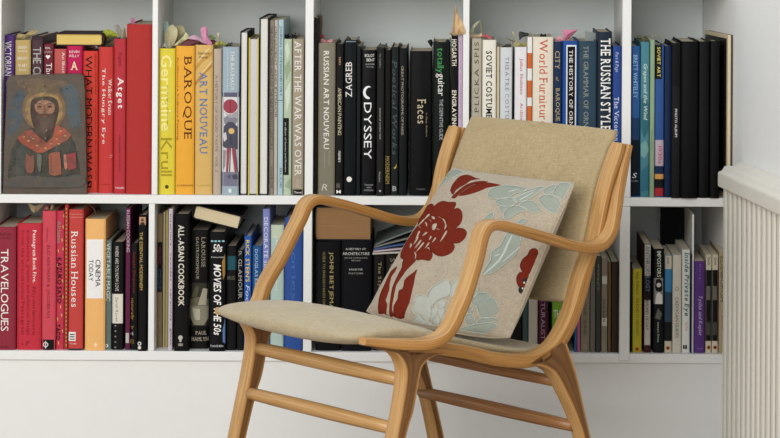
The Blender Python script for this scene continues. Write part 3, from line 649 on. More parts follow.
b(361, 376.2, 50, '#0e0e10', 'broad black book with big white thin capitals and a crescent moon for an O', [('DYSSEY', 'd', 367.7, 102.5, 159, 7.6, '#e9e9e9'), ('BOLOT', 'h', 369.6, 54, 57, 9.5, W_), ('BENT', 'h', 370.6, 58.5, 61.4, 8, W_), ('ANOTHER', 'h', 370, 63.5, 65, 9, '#aaa'), ('TRAVEL', 'h', 370, 66.2, 67.6, 8, '#999'), ('Thames', 'h', 368.6, 184, 185.5, 9, '#aaa'), ('AND', 'h', 369, 186.8, 188.2, 5, '#aaa'), ('HUDSON', 'h', 368.6, 189.5, 191, 9, '#aaa')], Y=.012, rough=.35,
  shapes=[('#e9e9e9', [(368.4 + 5.4 * math.cos(math.radians(a)), 92.5 + 6.6 * math.sin(math.radians(a))) for a in range(75, 300, 15)] + [(370.2 + 4.6 * math.cos(math.radians(a)), 92.2 + 5 * math.sin(math.radians(a))) for a in range(280, 95, -15)])])
b(376.6, 384, 48, '#1d1d1c', 'narrow charcoal book with tiny light print, beside the crescent moon one', [('Fra Angelico', 'd', 380, 54, 68, 1.8, '#999'), ('Journal of another land', 'd', 380, 108, 139, 2, '#b4b4b0'), ('Phaidon', 'd', 379.6, 172, 182, 1.8, '#aaa')], Y=.004, shapes=[('#bbb', circ(380, 191, 1))])
b(384.4, 390.6, 50, '#111010', 'narrow black book with gold capitals near its foot', [('MODERNISM', 'd', 387.4, 156, 184, 4, '#a98f45', 's')], Y=.014)
b(391, 398.4, 47, '#181e1d', 'narrow mottled dark green book with a small yellow crescent', [('Poetical Works', 'd', 394.6, 60, 155, 4.5, '#4b5a5a', 'si'), ('B', 'h', 394.4, 186, 191, 4, '#aaa', 'b')], Y=.014, shapes=[('#c8a94e', [(393.4, 168), (395.6, 166.4), (396.4, 163.5), (396.6, 167), (395, 169)])])
b(398.8, 407, 48, '#111315', 'narrow blue black book with tiny tan capitals running its length', [('GREAT PHOTOGRAPHS OF PARIS', 'd', 402.4, 66, 135, 2.4, '#a99c86')], Y=.014)
b(409.4, 431.8, 51, '#101011', 'widest glossy black book in the bay, with one short cream word', [('Faces', 'd', 421.6, 99, 123.5, 8.4, '#c2b490', 's'), ('in deep shadow', 'd', 426.4, 113, 137, 2.4, '#8f8468'), ('FABER', 'h', 421, 188.4, 190, 9, '#666')], Y=.014, rough=.25)
b(432.6, 450.4, 42, '#0e1411', 'black and green book with green and white lower case letters', [('totally', 'd', 439.6, 48, 73, 8.6, '#3f9a54'), ('guitar', 'd', 440, 73.5, 96, 8.6, W_), ('THE DEFINITIVE GUIDE', 'd', 441.2, 99, 140, 3.6, '#a6aaa6'), ('third edition', 'd', 441.4, 150, 166, 1.6, '#3a9a4a')], Y=.012, rough=.3)
b(451, 457.8, 36, '#0c0c0c', 'narrow black book with cream serif capitals, beside the thin lilac one', [('HOGARTH', 'd', 454.2, 39, 66, 4.6, '#e6dfc8', 'sb'), ('ENGRAVINGS', 'd', 454.2, 90, 132, 4.4, '#e6dfc8', 'sb')], Y=.012)
b(458.2, 462.4, 35, '#c5a9c3', 'thin lilac book at the end of the black bay', [('anatomy of melancholy', 'd', 460.6, 40, 120, 1.2, '#8d6f8f')], Y=.012, kind='paper')
# ---- fourth upper bay
b = lambda *a, **k: book('u4', *a, **k)
b(471.2, 481.6, 38.5, '#b1a997', 'beige grey cloth book with spaced dark capitals reading upwards', [('KAROL PLICKA SPIS', 'u', 476.6, 42, 160, 4.2, '#4e4a40', 'sw')], Y=.012, rough=.8)
b(482, 496, 40, '#e4dfd0', 'cream book with heavy black serif capitals', [('SOVIET COSTUME AND TEXTILES', 'd', 489, 51, 176, 6, '#121111', 'sb')], Y=.012)
b(496.4, 499.4, 47, '#c5b595', 'thin tan booklet between the cream and the pale grey books', Y=.016, kind='paper', name='booklet', cat='booklet')
b(499.8, 512, 47.5, '#cdd0d3', 'pale grey book with widely spaced grey capitals', [('THEATRE COSTUME PATTERNS', 'd', 507, 57, 170, 3.8, '#83868c', 'sw')], Y=.012)
b(514.4, 526.6, 47, '#e0dedf', 'white book with red serif lettering', [('Julius Shulman', 'd', 521.2, 58.5, 94.5, 4, '#bd3c44', 's'), ('Architecture and its photography', 'd', 521.2, 103, 180, 4, '#bd3c44', 's')], Y=.012)
b(527, 532, 37, '#e4e1dc', 'thin book banded in orange and white', (), [(53, 68.5, '#d4622a'), (80.5, 97.5, '#d4622a'), (106, 125, '#d4622a'), (140, 160, '#d4622a')], Y=.014)
b(532.4, 553, 37, '#e1d7c3', 'wide cream book with large orange red lettering', [('World Furniture', 'd', 543.4, 39, 126, 8.2, '#cc4e34', 's')], Y=.012)
b(553.6, 561.8, 42, '#1d2c4d', 'navy book with gold capitals next to the wide cream one', [('CITY', 'd', 557.4, 51, 69, 4.6, '#bda873', 's'), ('of', 'd', 557.4, 77, 81, 3, '#bda873', 'si'), ('BAROQUE', 'd', 557.4, 88, 121, 4.6, '#bda873', 's')], Y=.014)
b(562.2, 577.6, 41, '#1f4c9b', 'bright blue book with a long white bordered black title panel', [('THE HISTORY OF ORNAMENT', 'd', 571, 50, 152, 3.6, W_, 's')], [(45, 158, '#dfe0e2', 566, 576), (46.6, 156.4, '#0e0e11', 567.2, 574.8)], Y=.012)
b(578, 596.6, 41, '#2e4556', 'slate blue book with muted gold capitals, beside the bright blue one', [('THE GRAMMAR OF ORNAMENT', 'd', 586, 46, 152, 4.8, '#8f9489', 's')], Y=.012, rough=.32)
b(597.2, 611.8, 32, '#202d3b', 'dark navy book with tall heavy white condensed capitals', [('THE RUSSIAN STYLE', 'd', 605.6, 38.5, 130, 10, '#ece9e2', 'sb')], Y=.01)
b(612.4, 621.4, 46, '#27468f', 'royal blue book at the end of the fourth bay against the divider', [('Part & Page', 'd', 616.6, 52, 72, 4, '#cdd4e6', 'si'), ('The Victorian', 'd', 616.6, 97, 141, 4.4, '#dbe0ee', 's')], Y=.012)
# ---- last upper bay
b = lambda *a, **k: book('u5', *a, **k)
b(631.3, 640, 46, '#235089', 'blue book with pale blue capitals, first after the last divider', [('BRETT WHITELEY', 'd', 635.4, 55, 98, 4.2, '#8fb2d6'), ('S', 'h', 634.6, 173, 178, 5, '#c7cdd2', 'i'), ('Studio', 'h', 634.6, 180, 181.5, 7, '#97a3ad')], [(118, 140, '#1a3459'), (140, 196, '#0e121b')], Y=.012)
b(640.4, 649.4, 42, '#45808c', 'teal book with pale handwriting and cloudy sea pattern', [('Grapes and the Wind', 'd', 645, 64, 120, 5, '#d5e6dc', 'i')], Y=.012,
  shapes=[('#2c6673', [(640.8, 100), (645, 96), (649, 104), (648.8, 130), (644, 138), (640.8, 128)]), ('#71a19f', [(640.8, 144), (646, 140), (649, 150), (645, 158), (640.8, 156)]), ('#2f6f86', [(640.8, 172), (649, 164), (649, 190), (640.8, 192)])])
b(649.8, 654.6, 40, '#8aa582', 'thin pale green book', [('Garden', 'd', 652, 130, 150, 1.6, '#5f8a62')], Y=.014, kind='paper')
b(655, 664, 45, '#2c5292', 'blue book with a black head panel lettered in yellow and a red foot', [('SOVIET ART', 'd', 658.8, 47, 77, 3.4, '#d5c258', 'b'), ('1930s', 'd', 660, 146, 164, 3.4, '#c8323c')], [(45, 79, '#0d0d11', 655, 661.5), (140, 166, '#b9a8b8'), (166, 174, '#1c2b52'), (174, 179, '#d99a4a'), (179, 188, '#18181d'), (188, 196, '#b22a33')], Y=.012)
b(664.4, 671.2, 46, '#152a4d', 'narrow midnight navy book beside the black albums', Y=.012)
al = lambda *a, **k: book('u5', *a, name='album', cat='album', rough=.5, **k)
al(671.6, 680.4, 43, '#18181a', 'narrow black album with tiny white print halfway down its spine', [('PHOTO ALBUM', 'd', 676, 109, 137, 2.4, W_)], [(44, 86, '#0e0e10', 672, 679.4)], Y=-.004)
al(680.8, 698, 41.5, '#09090a', 'broad plain black album beside the one with white print', Y=-.008, bulge=.1)
al(698.4, 709.6, 41.5, '#0f0f10', 'plain black album second from the cream edged board', Y=.0, bulge=.1)
al(710, 719.6, 41, '#0c0c0c', 'plain black album next to the cream edged board', Y=-.004, bulge=.1, depth=.1)
# ---- first lower bay
b = lambda *a, **k: book('l1', *a, **k)
b(-6, 15.6, 227, '#922a3b', 'wine red book at the picture edge, lettered in large white capitals', [('TRAVELOGUES', 'd', 4.6, 249, 331, 7.6, W_), ('BURTON', 'h', 5, 233, 235.4, 11, '#5d1822'), ('HOLMES', 'h', 5, 237, 239, 11, '#5d1822'), ('TASCHEN', 'h', 4, 346, 348, 8, '#4c1420')], Y=.002)
b(16.6, 41.3, 223.4, '#c62d3c', 'broad bright red book with three columns of small sideways print', [('Pentagram Book Five.', 'd', 34, 230, 283, 4.6, '#ecd9d4', 'sb'), ('Fifty case histories in', 'd', 33.6, 287, 335, 4.2, '#7d1620', 's'), ('architecture, graphic and industrial design', 'd', 28, 230, 335, 4.2, '#8b1a25', 's'), ('from the international Pentagram', 'd', 22.4, 230, 335, 4.2, '#8b1a25', 's'), ('p', 'h', 27.6, 341, 345.5, 3.6, '#7d1620', 'i'), ('.', 'h', 22.6, 343.6, 344.6, 2, '#7d1620')], Y=.006)
b(41.8, 55.8, 211, '#cf4453', 'rose red book with a black band and white emblem at its foot', [('ELIZABETHAN & JACOBEAN', 'd', 48, 245, 318, 3.8, '#8a2231', 's'), ('Furniture', 'd', 47.4, 228, 241, 2, '#8a2231')], [(339.6, 351.5, '#141213')], Y=.006, shapes=[('#cfcac4', circ(45.6, 344.6, 2.7)), ('#141213', circ(45.6, 344.6, 1.7)), ('#cfcac4', rect(45.1, 341, 46.1, 348.4))])
b(56.2, 64.2, 211, '#c33349', 'red patterned book with gold flecks and black capitals', [('KAZUKO SATO', 'd', 59.4, 257.5, 303, 4.6, K_, 'b'), ('TACO', 'd', 58, 324, 339.5, 4.4, K_, 'b'), ('Alchimia', 'd', 59.4, 221, 243, 3.8, '#9a8e88', 's')], Y=.012,
  shapes=[('#dca95a', [(x, y), (x + .9, y - 1), (x + 1.3, y + 2), (x + .4, y + 2.8)]) for x, y in ((63, 215), (61.5, 239), (57.8, 250), (62.4, 248), (56.8, 265), (61.8, 280), (60, 306), (57, 318), (61, 314), (62, 330), (58, 342), (62.5, 226), (62.4, 296))])
b(64.5, 68, 204.6, '#ad3a2e', 'thin rust red book with a dotted gold line, taller than its neighbours', (), Y=.012, kind='paper', shapes=[('#c79a4a', rect(65.8, y, 67, y + 1.6)) for y in range(208, 348, 4)])
b(68.4, 83, 209.6, '#c6403b', 'brick red book with white serif title and a white square mark near its foot', [('Russian Houses', 'd', 74.6, 231, 307, 6.6, W_, 's'), ('TASCHEN', 'h', 72.4, 343, 344.2, 8, W_)], [(332, 341, W_, 68.8, 76), (334, 335, K_, 70, 75), (336.3, 337.3, K_, 70, 75), (338.6, 339.6, K_, 70, 75), (348.6, 352, '#252c3e'), (214, 214.5, '#d98a80'), (217, 217.5, '#d98a80')], Y=.004)
b(84.8, 105.2, 219, '#eeb269', 'light orange book with a white title label', [('CINEMA', 'd', 98, 259.6, 286.6, 5, '#1a1a1b'), ('TODAY', 'd', 91, 259.6, 281, 4.6, '#1a1a1b')], [(239.4, 298.4, '#e9e7e3', 86.4, 103)], Y=.004, shapes=[('#f5d3a6', [(93.6, 344.8), (95.6, 342), (97.6, 344.8), (95.6, 347.6)])])
b(105.6, 111.4, 240, '#5f7069', 'narrow grey green book beside the light orange one', [('VEGETABLE MAGIC', 'd', 108.2, 243, 301, 4, '#c9d2c6', 's'), ('o', 'h', 106.6, 344, 347.5, 3.2, W_, 'b')], Y=.014)
b(111.8, 123.6, 242, '#131111', 'black book with a cream label set across the middle of its spine', [('WHERE ARE YOU NOW LOVE', 'd', 117, 246, 291, 3.4, '#c5c0b8'), ('Sarah Raven', 'd', 116.8, 297, 322, 2.6, '#7d7565', 'i'), ('. . . . .', 'd', 115.4, 325, 348, 2, '#8b8680')], [(294, 323.4, '#d9d2c4', 111.9, 122.8)], Y=.012)
b(125.4, 130.4, 208, '#5e1d3f', 'thin tall plum purple book with white capitals', [('RUSSIAN COOKING', 'd', 128.2, 210, 252, 3, '#cfb6c2')], [(333, 343, '#b9b2b0', 126, 129.2)], Y=.012)
b(130.8, 137.6, 243, '#131110', 'short black book with dim red and gold lettering', [('Simple Elegance', 'd', 134, 252, 293, 3, '#8c2a2a', 's'), ('naturally', 'd', 132.2, 298, 320, 3.4, '#a08130', 'i'), ('Y', 'h', 132.2, 326, 329, 3.6, '#a08130'), ('4', 'h', 132, 332, 335.4, 3.4, '#a5a5a0'), ('8', 'h', 132, 339, 344, 4, '#7d6428')], Y=.012)
b(138, 146.4, 215, '#100e0e', 'tall black book with gold capitals and a small portrait picture at its head', [('THE ESSENTIAL MODERNISM', 'd', 141.2, 232, 290, 3.2, '#bfa357')], [(217, 225, '#b98a66', 139, 145.4)], Y=-.002, shapes=[('#5a3a2c', circ(142.4, 220, 1.5)), ('#3a2a26', [(140, 225), (141, 222.2), (144, 222.2), (145, 225)]), ('#d8d5d0', circ(139.4, 343.6, 2)), ('#100e0e', circ(139.4, 343.6, 1)), ('#d8d5d0', circ(139.4, 347.6, 1.8))])
# ---- second lower bay
b = lambda *a, **k: book('l2', *a, **k)
b(157, 162.6, 214.5, '#84714f', 'worn brown pamphlet with a black panel lettered in red and blue', [("MAN'S", 'd', 159.4, 247, 264, 3.2, '#7d2530'), ('COLOUR', 'd', 159.4, 269, 290, 3.4, '#2f5f86')], [(242, 292, '#110f0f', 157.2, 162)], Y=.045, kind='paper', depth=.16, name='pamphlet', cat='pamphlet')
b(163, 165, 212, '#b6a988', 'thin cream booklet next to the brown pamphlet', Y=.045, kind='paper', depth=.15, name='booklet', cat='booklet')
b(165.2, 168.2, 210.6, '#a39a5c', 'thin olive yellow booklet', Y=.045, kind='paper', depth=.15, name='booklet', cat='booklet')
b(168.3, 172.6, 209, '#c6b7c1', 'thin pinkish grey booklet with striped edge', [('interiors . textiles . ceramics . glass', 'd', 170.6, 214, 345, 2, '#5f5560')], Y=.012, kind='paper', name='booklet', cat='booklet')
b(174.2, 189, 214, '#0e0d0d', 'black book with chunky cream capitals of an exotic cut', [('ALL-ASIAN COOKBOOK', 'd', 181.2, 225, 306, 6, '#dcd6c2', 'b')], Y=.0, shapes=[('#bdb8a8', circ(180.4, 337.6, 2.3)), ('#bdb8a8', [(179, 339), (181.8, 339), (181.2, 342), (179.6, 342)]), ('#8d897c', rect(178.2, 343.4, 182.8, 346))])
b(189.6, 208.6, 230, '#11100e', 'wide black cookery book picturing a pale pot', [('LAROUSSE', 'd', 203.4, 237, 267, 3.8, '#a79d84', 's'), ('GASTRONOMIQUE', 'd', 197.2, 237, 279, 3.4, '#a79d84', 's'), ('PAUL', 'h', 201, 331, 334.6, 11, '#b9b09a', 's'), ('HAMLYN', 'h', 200, 337, 340.8, 17, '#b9b09a', 's')], [(283, 326, '#3b372c')], Y=.03,
  shapes=[('#8b8671', [(190, 306), (208.4, 306), (208.2, 318), (204, 325), (194, 325), (190.4, 318)]), ('#b4ae98', [(192, 308), (200, 309), (200, 320), (195, 320)]), ('#6b6654', [(190, 299), (199, 297), (208.4, 299), (208.4, 306), (190, 306)]), ('#a8a28a', [(198, 305), (203, 288), (207.4, 289), (206, 305)]), ('#57533f', [(191, 297), (196, 286), (199, 287), (196.5, 298)])])
b(209, 225.2, 232, '#111113', 'black book with slanted heavy white capitals, touching the tip of the chair seat', [('50s', 'h', 217.6, 244, 252, 9.6, W_, 'bi'), ('MOVIES OF THE 50s', 'd', 217.4, 264, 335, 7.6, '#eeece6', 'bi'), ('all american classics', 'h', 217.6, 256.4, 257.8, 13, '#d5d5d0'), ('TASCHEN', 'h', 216.6, 345, 347, 13, '#dcdcdc')], Y=.0, rough=.3,
  shapes=[('#8fc3cf', rect(x, 240.4, x + 2.4, 242)) for x in (211, 214.5, 218, 222)] + [('#a8793a', [(222, 262), (225, 254), (225, 275), (223, 280)]), ('#5a7fb0', [(222.6, 330), (225, 318), (225, 344), (222.8, 342)])])
b(226, 236.4, 246, '#101011', 'black book with a dark teal band, beside the one with slanted capitals', [('IRIS', 'h', 231, 276, 279.6, 8, '#6c6a5c', 's')], [(256, 270, '#215260')], Y=.014)
b(237, 243.4, 250, '#141313', 'narrow brown black book with grey serif capitals', [('GLAMOUR', 'd', 240.2, 259, 299, 3.6, '#a7a29a', 's'), ('R', 'd', 240.2, 251, 256, 3, '#8c8880')], Y=.014)
b(244, 251.2, 236, '#2154a6', 'cobalt blue book with yellow capitals', [("RICK STEIN'S", 'd', 247.6, 240, 282, 4, '#e3c34f', 'b'), ('Food', 'd', 247.6, 285, 310, 3.8, '#c8d6ea', 'i')], Y=.012)
b(252, 262, 246, '#1d4f87', 'deep blue book with small pale capitals between cobalt and lavender ones', [('DOUGLAS KENNEDY', 'd', 256.4, 249, 305, 3, '#b3c6de', 's')], Y=.014)
b(262.4, 269.6, 209, '#757fbb', 'tall lavender blue book with white serif capitals', [('DECORATE and GARDEN', 'd', 266, 217, 305, 3.8, '#dcdff0', 's')], Y=.012)
b(270.2, 283.8, 225, '#a9bfb5', 'pale sea green book seen between the lavender one and the chair arm', [('the sea garden', 'd', 276.4, 236, 290, 2.4, '#dbe5d8')], [(225, 238, '#bcc7ae')], Y=.014)
b(284.2, 302.6, 218, '#2c4f95', 'wide navy blue book behind the far chair arm', [('Stories', 'd', 294, 230, 300, 5, '#3f68b4')], Y=.014)
# ---- third lower bay
b = lambda *a, **k: book('l3', *a, **k)
b(315.4, 340.8, 242, '#0c0c0e', 'black book with gold serif capitals under the brown paged volume', [('JOHN BETJEMAN', 'd', 331, 252, 316, 4.8, '#b39f62', 's'), ('GUIDE TO ENGLISH PARISH CHURCHES', 'd', 324, 252, 318, 2.4, '#8f7f4e', 's')], Y=.014, rough=.6)
b(341.2, 371.4, 241, '#0c0d11', 'widest blue black book with small level white capitals', [('A HISTORY OF', 'h', 355.6, 248, 250, 20, '#cfcdc6', 's'), ('ARCHITECTURE', 'h', 356, 252.4, 255, 27, '#cfcdc6', 's'), ('ON THE COMPARATIVE', 'h', 356, 257.4, 258.6, 23, '#a3a198'), ('METHOD', 'h', 356, 260, 261.2, 9, '#a3a198'), ('BANISTER', 'h', 356, 268.6, 270.4, 14, '#b9b7ae', 's'), ('FLETCHER', 'h', 356, 272.6, 274.2, 15, '#a3a198', 's')], Y=.012, rough=.6)
b(373.2, 384.6, 255, '#141312', 'small dark book with gold lettering beside the widest blue black one', [('The Styles of Ornament', 'd', 379.4, 262, 340, 4, '#a3916a', 's')], Y=.02)
b(385.2, 400, 255, '#181613', 'small dark green brown book half hidden by the cushion', [('Style', 'd', 392, 258, 280, 6, '#7d7658', 's')], Y=.02)
b(400.6, 416, 255.5, '#131211', 'small black book hidden behind the cushion edge', Y=.02)
# ---- fourth lower bay, behind the chair
b = lambda *a, **k: book('l4', *a, **k)
for x0, x1, top, col, lab, tx in ((510.4, 522.2, 268, '#161513', 'dark book seen in the gap between cushion and chair back', ()), (522.6, 528, 272, '#39504f', 'thin dull teal book behind the cushion corner', ()),
    (528.4, 537.8, 266, '#b3ab9c', 'cream grey book behind the chair beside the plum one', ()), (538.2, 547.8, 272, '#48182e', 'plum book behind the chair with pale lettering', [('NATURALIST', 'd', 543, 290, 340, 4, '#a08a92')]),
    (552, 564.4, 262, '#74a32c', 'lime green book behind the chair post', [('THE', 'h', 558, 310, 318, 9, '#d8e2c4', 'b')]), (574.6, 577, 280, '#2f5f8f', 'thin blue booklet beside the chair post', ()), (577.2, 580.2, 280, '#b55a86', 'thin pink booklet beside the chair post', ()),
    (580.6, 590, 262, '#847a68', 'taupe paperback nearest the chair post', [('PARIS ON THE SEINE', 'd', 585, 270, 335, 3, '#5d5444')]), (590.4, 595.4, 258, '#6f6a60', 'narrow grey paperback between the taupe ones', ()), (595.8, 601, 256, '#3f423b', 'narrow dark grey green paperback', [('essays', 'd', 598, 264, 290, 2.4, '#8f8d80')]),
    (601.4, 607.6, 258, '#897e6c', 'light taupe paperback with white blocks on its spine', [('notes', 'd', 604, 300, 322, 2.4, '#4a4338')]), (608, 611, 262, '#75583a', 'thin tan brown booklet near the last divider', ()), (611.4, 618.4, 262, '#3f2f24', 'dark brown paperback against the last divider', ())):
    b(x0, x1, top, col, lab, tx, [(276, 284, '#c9c4b8', x0 + .6, x1 - .6), (318, 326, '#c9c4b8', x0 + .6, x1 - .6)] if 'white blocks' in lab else (), kind='paper', Y=.014, **(dict(name='booklet', cat='booklet') if 'booklet' in lab else {}))
# ---- last lower bay
b = lambda *a, **k: book('l5', *a, kind='paper', **k)
b(630.2, 632.2, 262, '#132016', 'thin dark green booklet against the divider, beside the yellow paperback', Y=.02, name='booklet', cat='booklet')
b(632.6, 642, 269, '#beaf2c', 'yellow paperback with tiny dark capitals and an orange oval at its foot', [('PAUL THEROUX . THE ROAD TO THE COAST', 'd', 637.4, 272, 336, 2.6, '#5d5712')], Y=.016, shapes=[('#d4732a', circ(637, 349, 2.3)), ('#11100e', circ(637, 349, 1.1))])
b(643.8, 651, 244, '#43211f', 'maroon paperback with a cream panel of blue grey capitals', [('ANTHROPOLOGY', 'd', 647.6, 246, 292, 4.4, '#5d7488', 'b'), ('MEMORIES OF DAY', 'd', 647, 298, 330, 3, '#1a1614')], [(244.5, 346, '#bfb8aa', 644.6, 650.4), (276, 300, '#1a1614', 644.6, 650.4), (345, 353, '#43211f')], Y=.014)
b(653.4, 664.2, 249, '#121514', 'black paperback with a portrait photo on its spine', [('IMPOSTORS', 'd', 659, 251, 277, 4, '#c9d2c0', 'b'), ('seven lives', 'd', 658.4, 322, 342, 2.4, '#b9beb4')], [(278, 304, '#8c8a86', 653.8, 663)], Y=.012,
  shapes=[('#1a1919', [(655, 287), (656, 280), (659, 278.6), (662, 281), (662.4, 290), (660, 292), (656, 291)]), ('#cfcac2', circ(658.8, 285, 2.3)), ('#e2ded8', [(655, 304), (656.5, 294), (659, 292), (662, 295), (662.6, 304)]), ('#6d6c69', [(655, 318), (658, 308), (662, 314), (660, 320)])])
b(664.6, 672, 255.6, '#3b82b4', 'blue paperback with cream head and foot panels', [('oo', 'd', 668, 257, 264, 2, '#4a4336')], [(255.6, 269, '#cfc5ae'), (292, 322, '#33495a'), (322, 341, '#1a1b1d'), (341, 353, '#cfc5ae')], Y=.014, shapes=[('#c2692c', circ(668, 348, 2)), ('#11100e', circ(668, 348, 1))])
b(672.4, 681.6, 255, '#d3cdbd', 'cream paperback with a pale round crest and grey capitals', [('CADOGAN GUIDES', 'd', 677, 297, 338, 3.2, '#6d675a')], Y=.014, shapes=[('#a09a8a', circ(677, 289, 2)), ('#d3cdbd', circ(677, 289, 1.2))])
b(682, 690, 250, '#dfe0da', 'white paperback with sloping teal letters', [('Inside Private Eye', 'd', 686.2, 252, 316, 6, '#1c6a68', 'sib'), ('the first', 'd', 686.6, 322, 331, 2, '#c9623a')], Y=.012, shapes=[('#121110', rect(683, 345, 687, 349)), ('#dfe0da', rect(684.7, 345, 685.2, 349))])
b(690.3, 692, 254, '#16263a', 'thin dark blue booklet beside the white paperback', Y=.014, name='booklet', cat='booklet')
b(694.2, 705, 261.4, '#5a357e', 'purple paperback with pale script lettering', [('Tycho and Kepler', 'd', 700, 296, 336, 4.6, '#cdb9dd', 'si'), ('Kitty', 'd', 700, 264, 280, 2.6, '#8f63b4'), ('vintage', 'h', 699.6, 348, 349.2, 6, '#a58bbd')], Y=.012)
for x0, x1, lab in ((705.6, 711.6, 'cream ended paperback with a dark photo, next to the purple one'), (712, 718.2, 'cream ended paperback with a dark photo, next to the tan one')):
    b(x0, x1, 255, '#d2c6ac', lab, [('oo', 'd', (x0 + x1) / 2, 257, 265, 2, '#4a4336')], [(270, 341, '#151413'), (286, 300, '#6f6a62', x0 + .8, x1 - 1.4), (322, 335, '#4a4740')], Y=.014, shapes=[('#c2692c', circ((x0 + x1) / 2, 347.4, 2)), ('#11100e', circ((x0 + x1) / 2, 347.4, 1))])
b(718.8, 725.6, 252, '#ae9c78', 'tan paperback last before the radiator', [('EDINBURGH', 'd', 722.4, 256, 302, 4, '#3a3428', 's'), ('a guide', 'd', 722.4, 310, 330, 2.4, '#8a3a28')], Y=.012)
# ------------------------------------------------------------------ lying books, panel, board
def lying(name, label, cat, group, x0, x1, ztop, zbot, Y, depth, col, pages, spine='right', angle=0, t=.0022, rr=.3):
    """closed book lying flat, fore edge to the room: boards + rounded spine in one cover, page block a part"""
    X0, X1 = at(x0, 220, Y).x, at(x1, 220, Y).x; h = ztop - zbot; w = X1 - X0
    root = thing(name, label, cat, (X0, Y, zbot), group)
    bm = bmesh.new(); sg = 1
    out = [(0, 0), (w - h * rr, 0)] + [(w - h * rr + h * rr * math.sin(math.pi * k / 8), h / 2 - h / 2 * math.cos(math.pi * k / 8)) for k in range(1, 8)] + [(w - h * rr, h), (0, h)]
    inn = [(0, h - t), (w - h * rr - .001, h - t)] + [(w - h * rr - .001 + h * rr * .73 * math.sin(math.pi * k / 8), h / 2 + (h / 2 - t) * math.cos(math.pi * k / 8)) for k in range(1, 8)] + [(w - h * rr - .001, t), (0, t)]
    prof = out + inn
    if spine == 'left': prof = [(w - x, z) for x, z in prof]
    a = [bm.verts.new((x, 0, z)) for x, z in prof]; b = [bm.verts.new((x, depth, z)) for x, z in prof]; K = len(prof)
    for k in range(K):
        j = (k + 1) % K; bm.faces.new((a[k], a[j], b[j], b[k]))
    bm.faces.new(a[::-1]); bm.faces.new(b)
    bmesh.ops.recalc_face_normals(bm, faces=bm.faces[:])
    me = bpy.data.meshes.new('cover'); bm.to_mesh(me); bm.free(); link('cover', me, cover_mat(col, .55), root)
    bm = bmesh.new(); q = [(.003, t), (w - h * rr * .7, t), (w - h * rr * .7, h - t), (.003, h - t)]
    if spine == 'left': q = [(w - x, z) for x, z in q]
    n = 6; a = [bm.verts.new((x, .003, z)) for x, z in q]; b = [bm.verts.new((x, depth - .003, z)) for x, z in q]
    for k in range(4): bm.faces.new((a[k], a[(k + 1) % 4], b[(k + 1) % 4], b[k]))
    bm.faces.new(a); bm.faces.new(b[::-1]); bmesh.ops.recalc_face_normals(bm, faces=bm.faces[:])
    me = bpy.data.meshes.new('page_block'); bm.to_mesh(me); bm.free(); link('page_block', me, pages, root)
    root.rotation_euler = (0, math.radians(angle), 0)
    return root
PH = lambda c, v=.14: mat(c, .85, v, 500, .3, .2, (.02, 1, 1), 0, 'ph')
za = max(BOOKS[('u1', 66)][3], BOOKS[('u1', 98)][3])
lying('book', 'old dark leather book lying flat across the red books, its gilt page edge outward', 'book', 'books lying flat on other books', 54.2, 103, at(80, 33.4, .04).z, za + .0004, .042, .13, '#3d2527', PH('#d9bd6c'))
zb = max(BOOKS[('l3', 315)][3], BOOKS[('l3', 341)][3])
lying('book', 'thick brown paged volume lying flat under the upper shelf behind the far arm', 'book', 'books lying flat on other books', 314.6, 371.6, at(343, 206.6, .02).z, zb + .0004, .02, .2, '#1d2027', PH('#8f6c48'), 'left', rr=.06)
p = at(190.3, 218, .02); q_ = at(237, 231.4, .02)
lying('book', 'black covered book lying aslant over the cookery books, cream pages outward', 'book', 'books lying flat on other books', 190, 239.4, .0305 + .3, .3, .02, .17, '#171515', PH('#d3c3a0'), 'left', 13.6).location = (p.x, .022, p.z)
# magazines lying on the small dark books
zm = max(BOOKS[('l3', 373)][3], BOOKS[('l3', 385)][3], BOOKS[('l3', 401)][3])
for i, (c, ang, lab) in enumerate((('#b9b3a8', -1, 'pale magazine at the bottom of the fanned pile above the small dark books'), ('#b3a3ab', -4, 'pinkish white magazine second up in the fanned pile'), ('#3a517f', -8, 'blue edged magazine in the middle of the fanned pile'), ('#6f6f64', -13, 'grey green magazine second from the top of the fanned pile'), ('#626a67', -20, 'grey blue folder on top of the fanned pile behind the cushion'))):
    X0 = at(372.6, 250, .02).x; bm = bmesh.new(); w, t = .155, .0034
    prev = None
    for k in range(13):
        x = w * k / 12; z = .0022 * math.sin(math.pi * k / 12)
        r_ = [bm.verts.new((x, y, z + e)) for y, e in ((0, 0), (.21, 0), (.21, t), (0, t))]
        if prev:
            for m_ in range(4): bm.faces.new((prev[m_], prev[(m_ + 1) % 4], r_[(m_ + 1) % 4], r_[m_]))
        else: bm.faces.new(r_)
        prev = r_
    bm.faces.new(prev[::-1]); bmesh.ops.recalc_face_normals(bm, faces=bm.faces[:])
    me = bpy.data.meshes.new('magazine'); bm.to_mesh(me); bm.free()
    o = link('magazine', me, mat(c, .5, .2, 300, .1, .4, (.05, .05, 1)))
    w_ = at(462, 250, .02).x
    o.location = (X0 + .001 * i, .02 + .004 * i, zm + .0006 + i * .0042); o.rotation_euler = (0, math.radians(ang), 0)
    tag(o, lab, 'magazine', 'magazines fanned out behind the cushion')
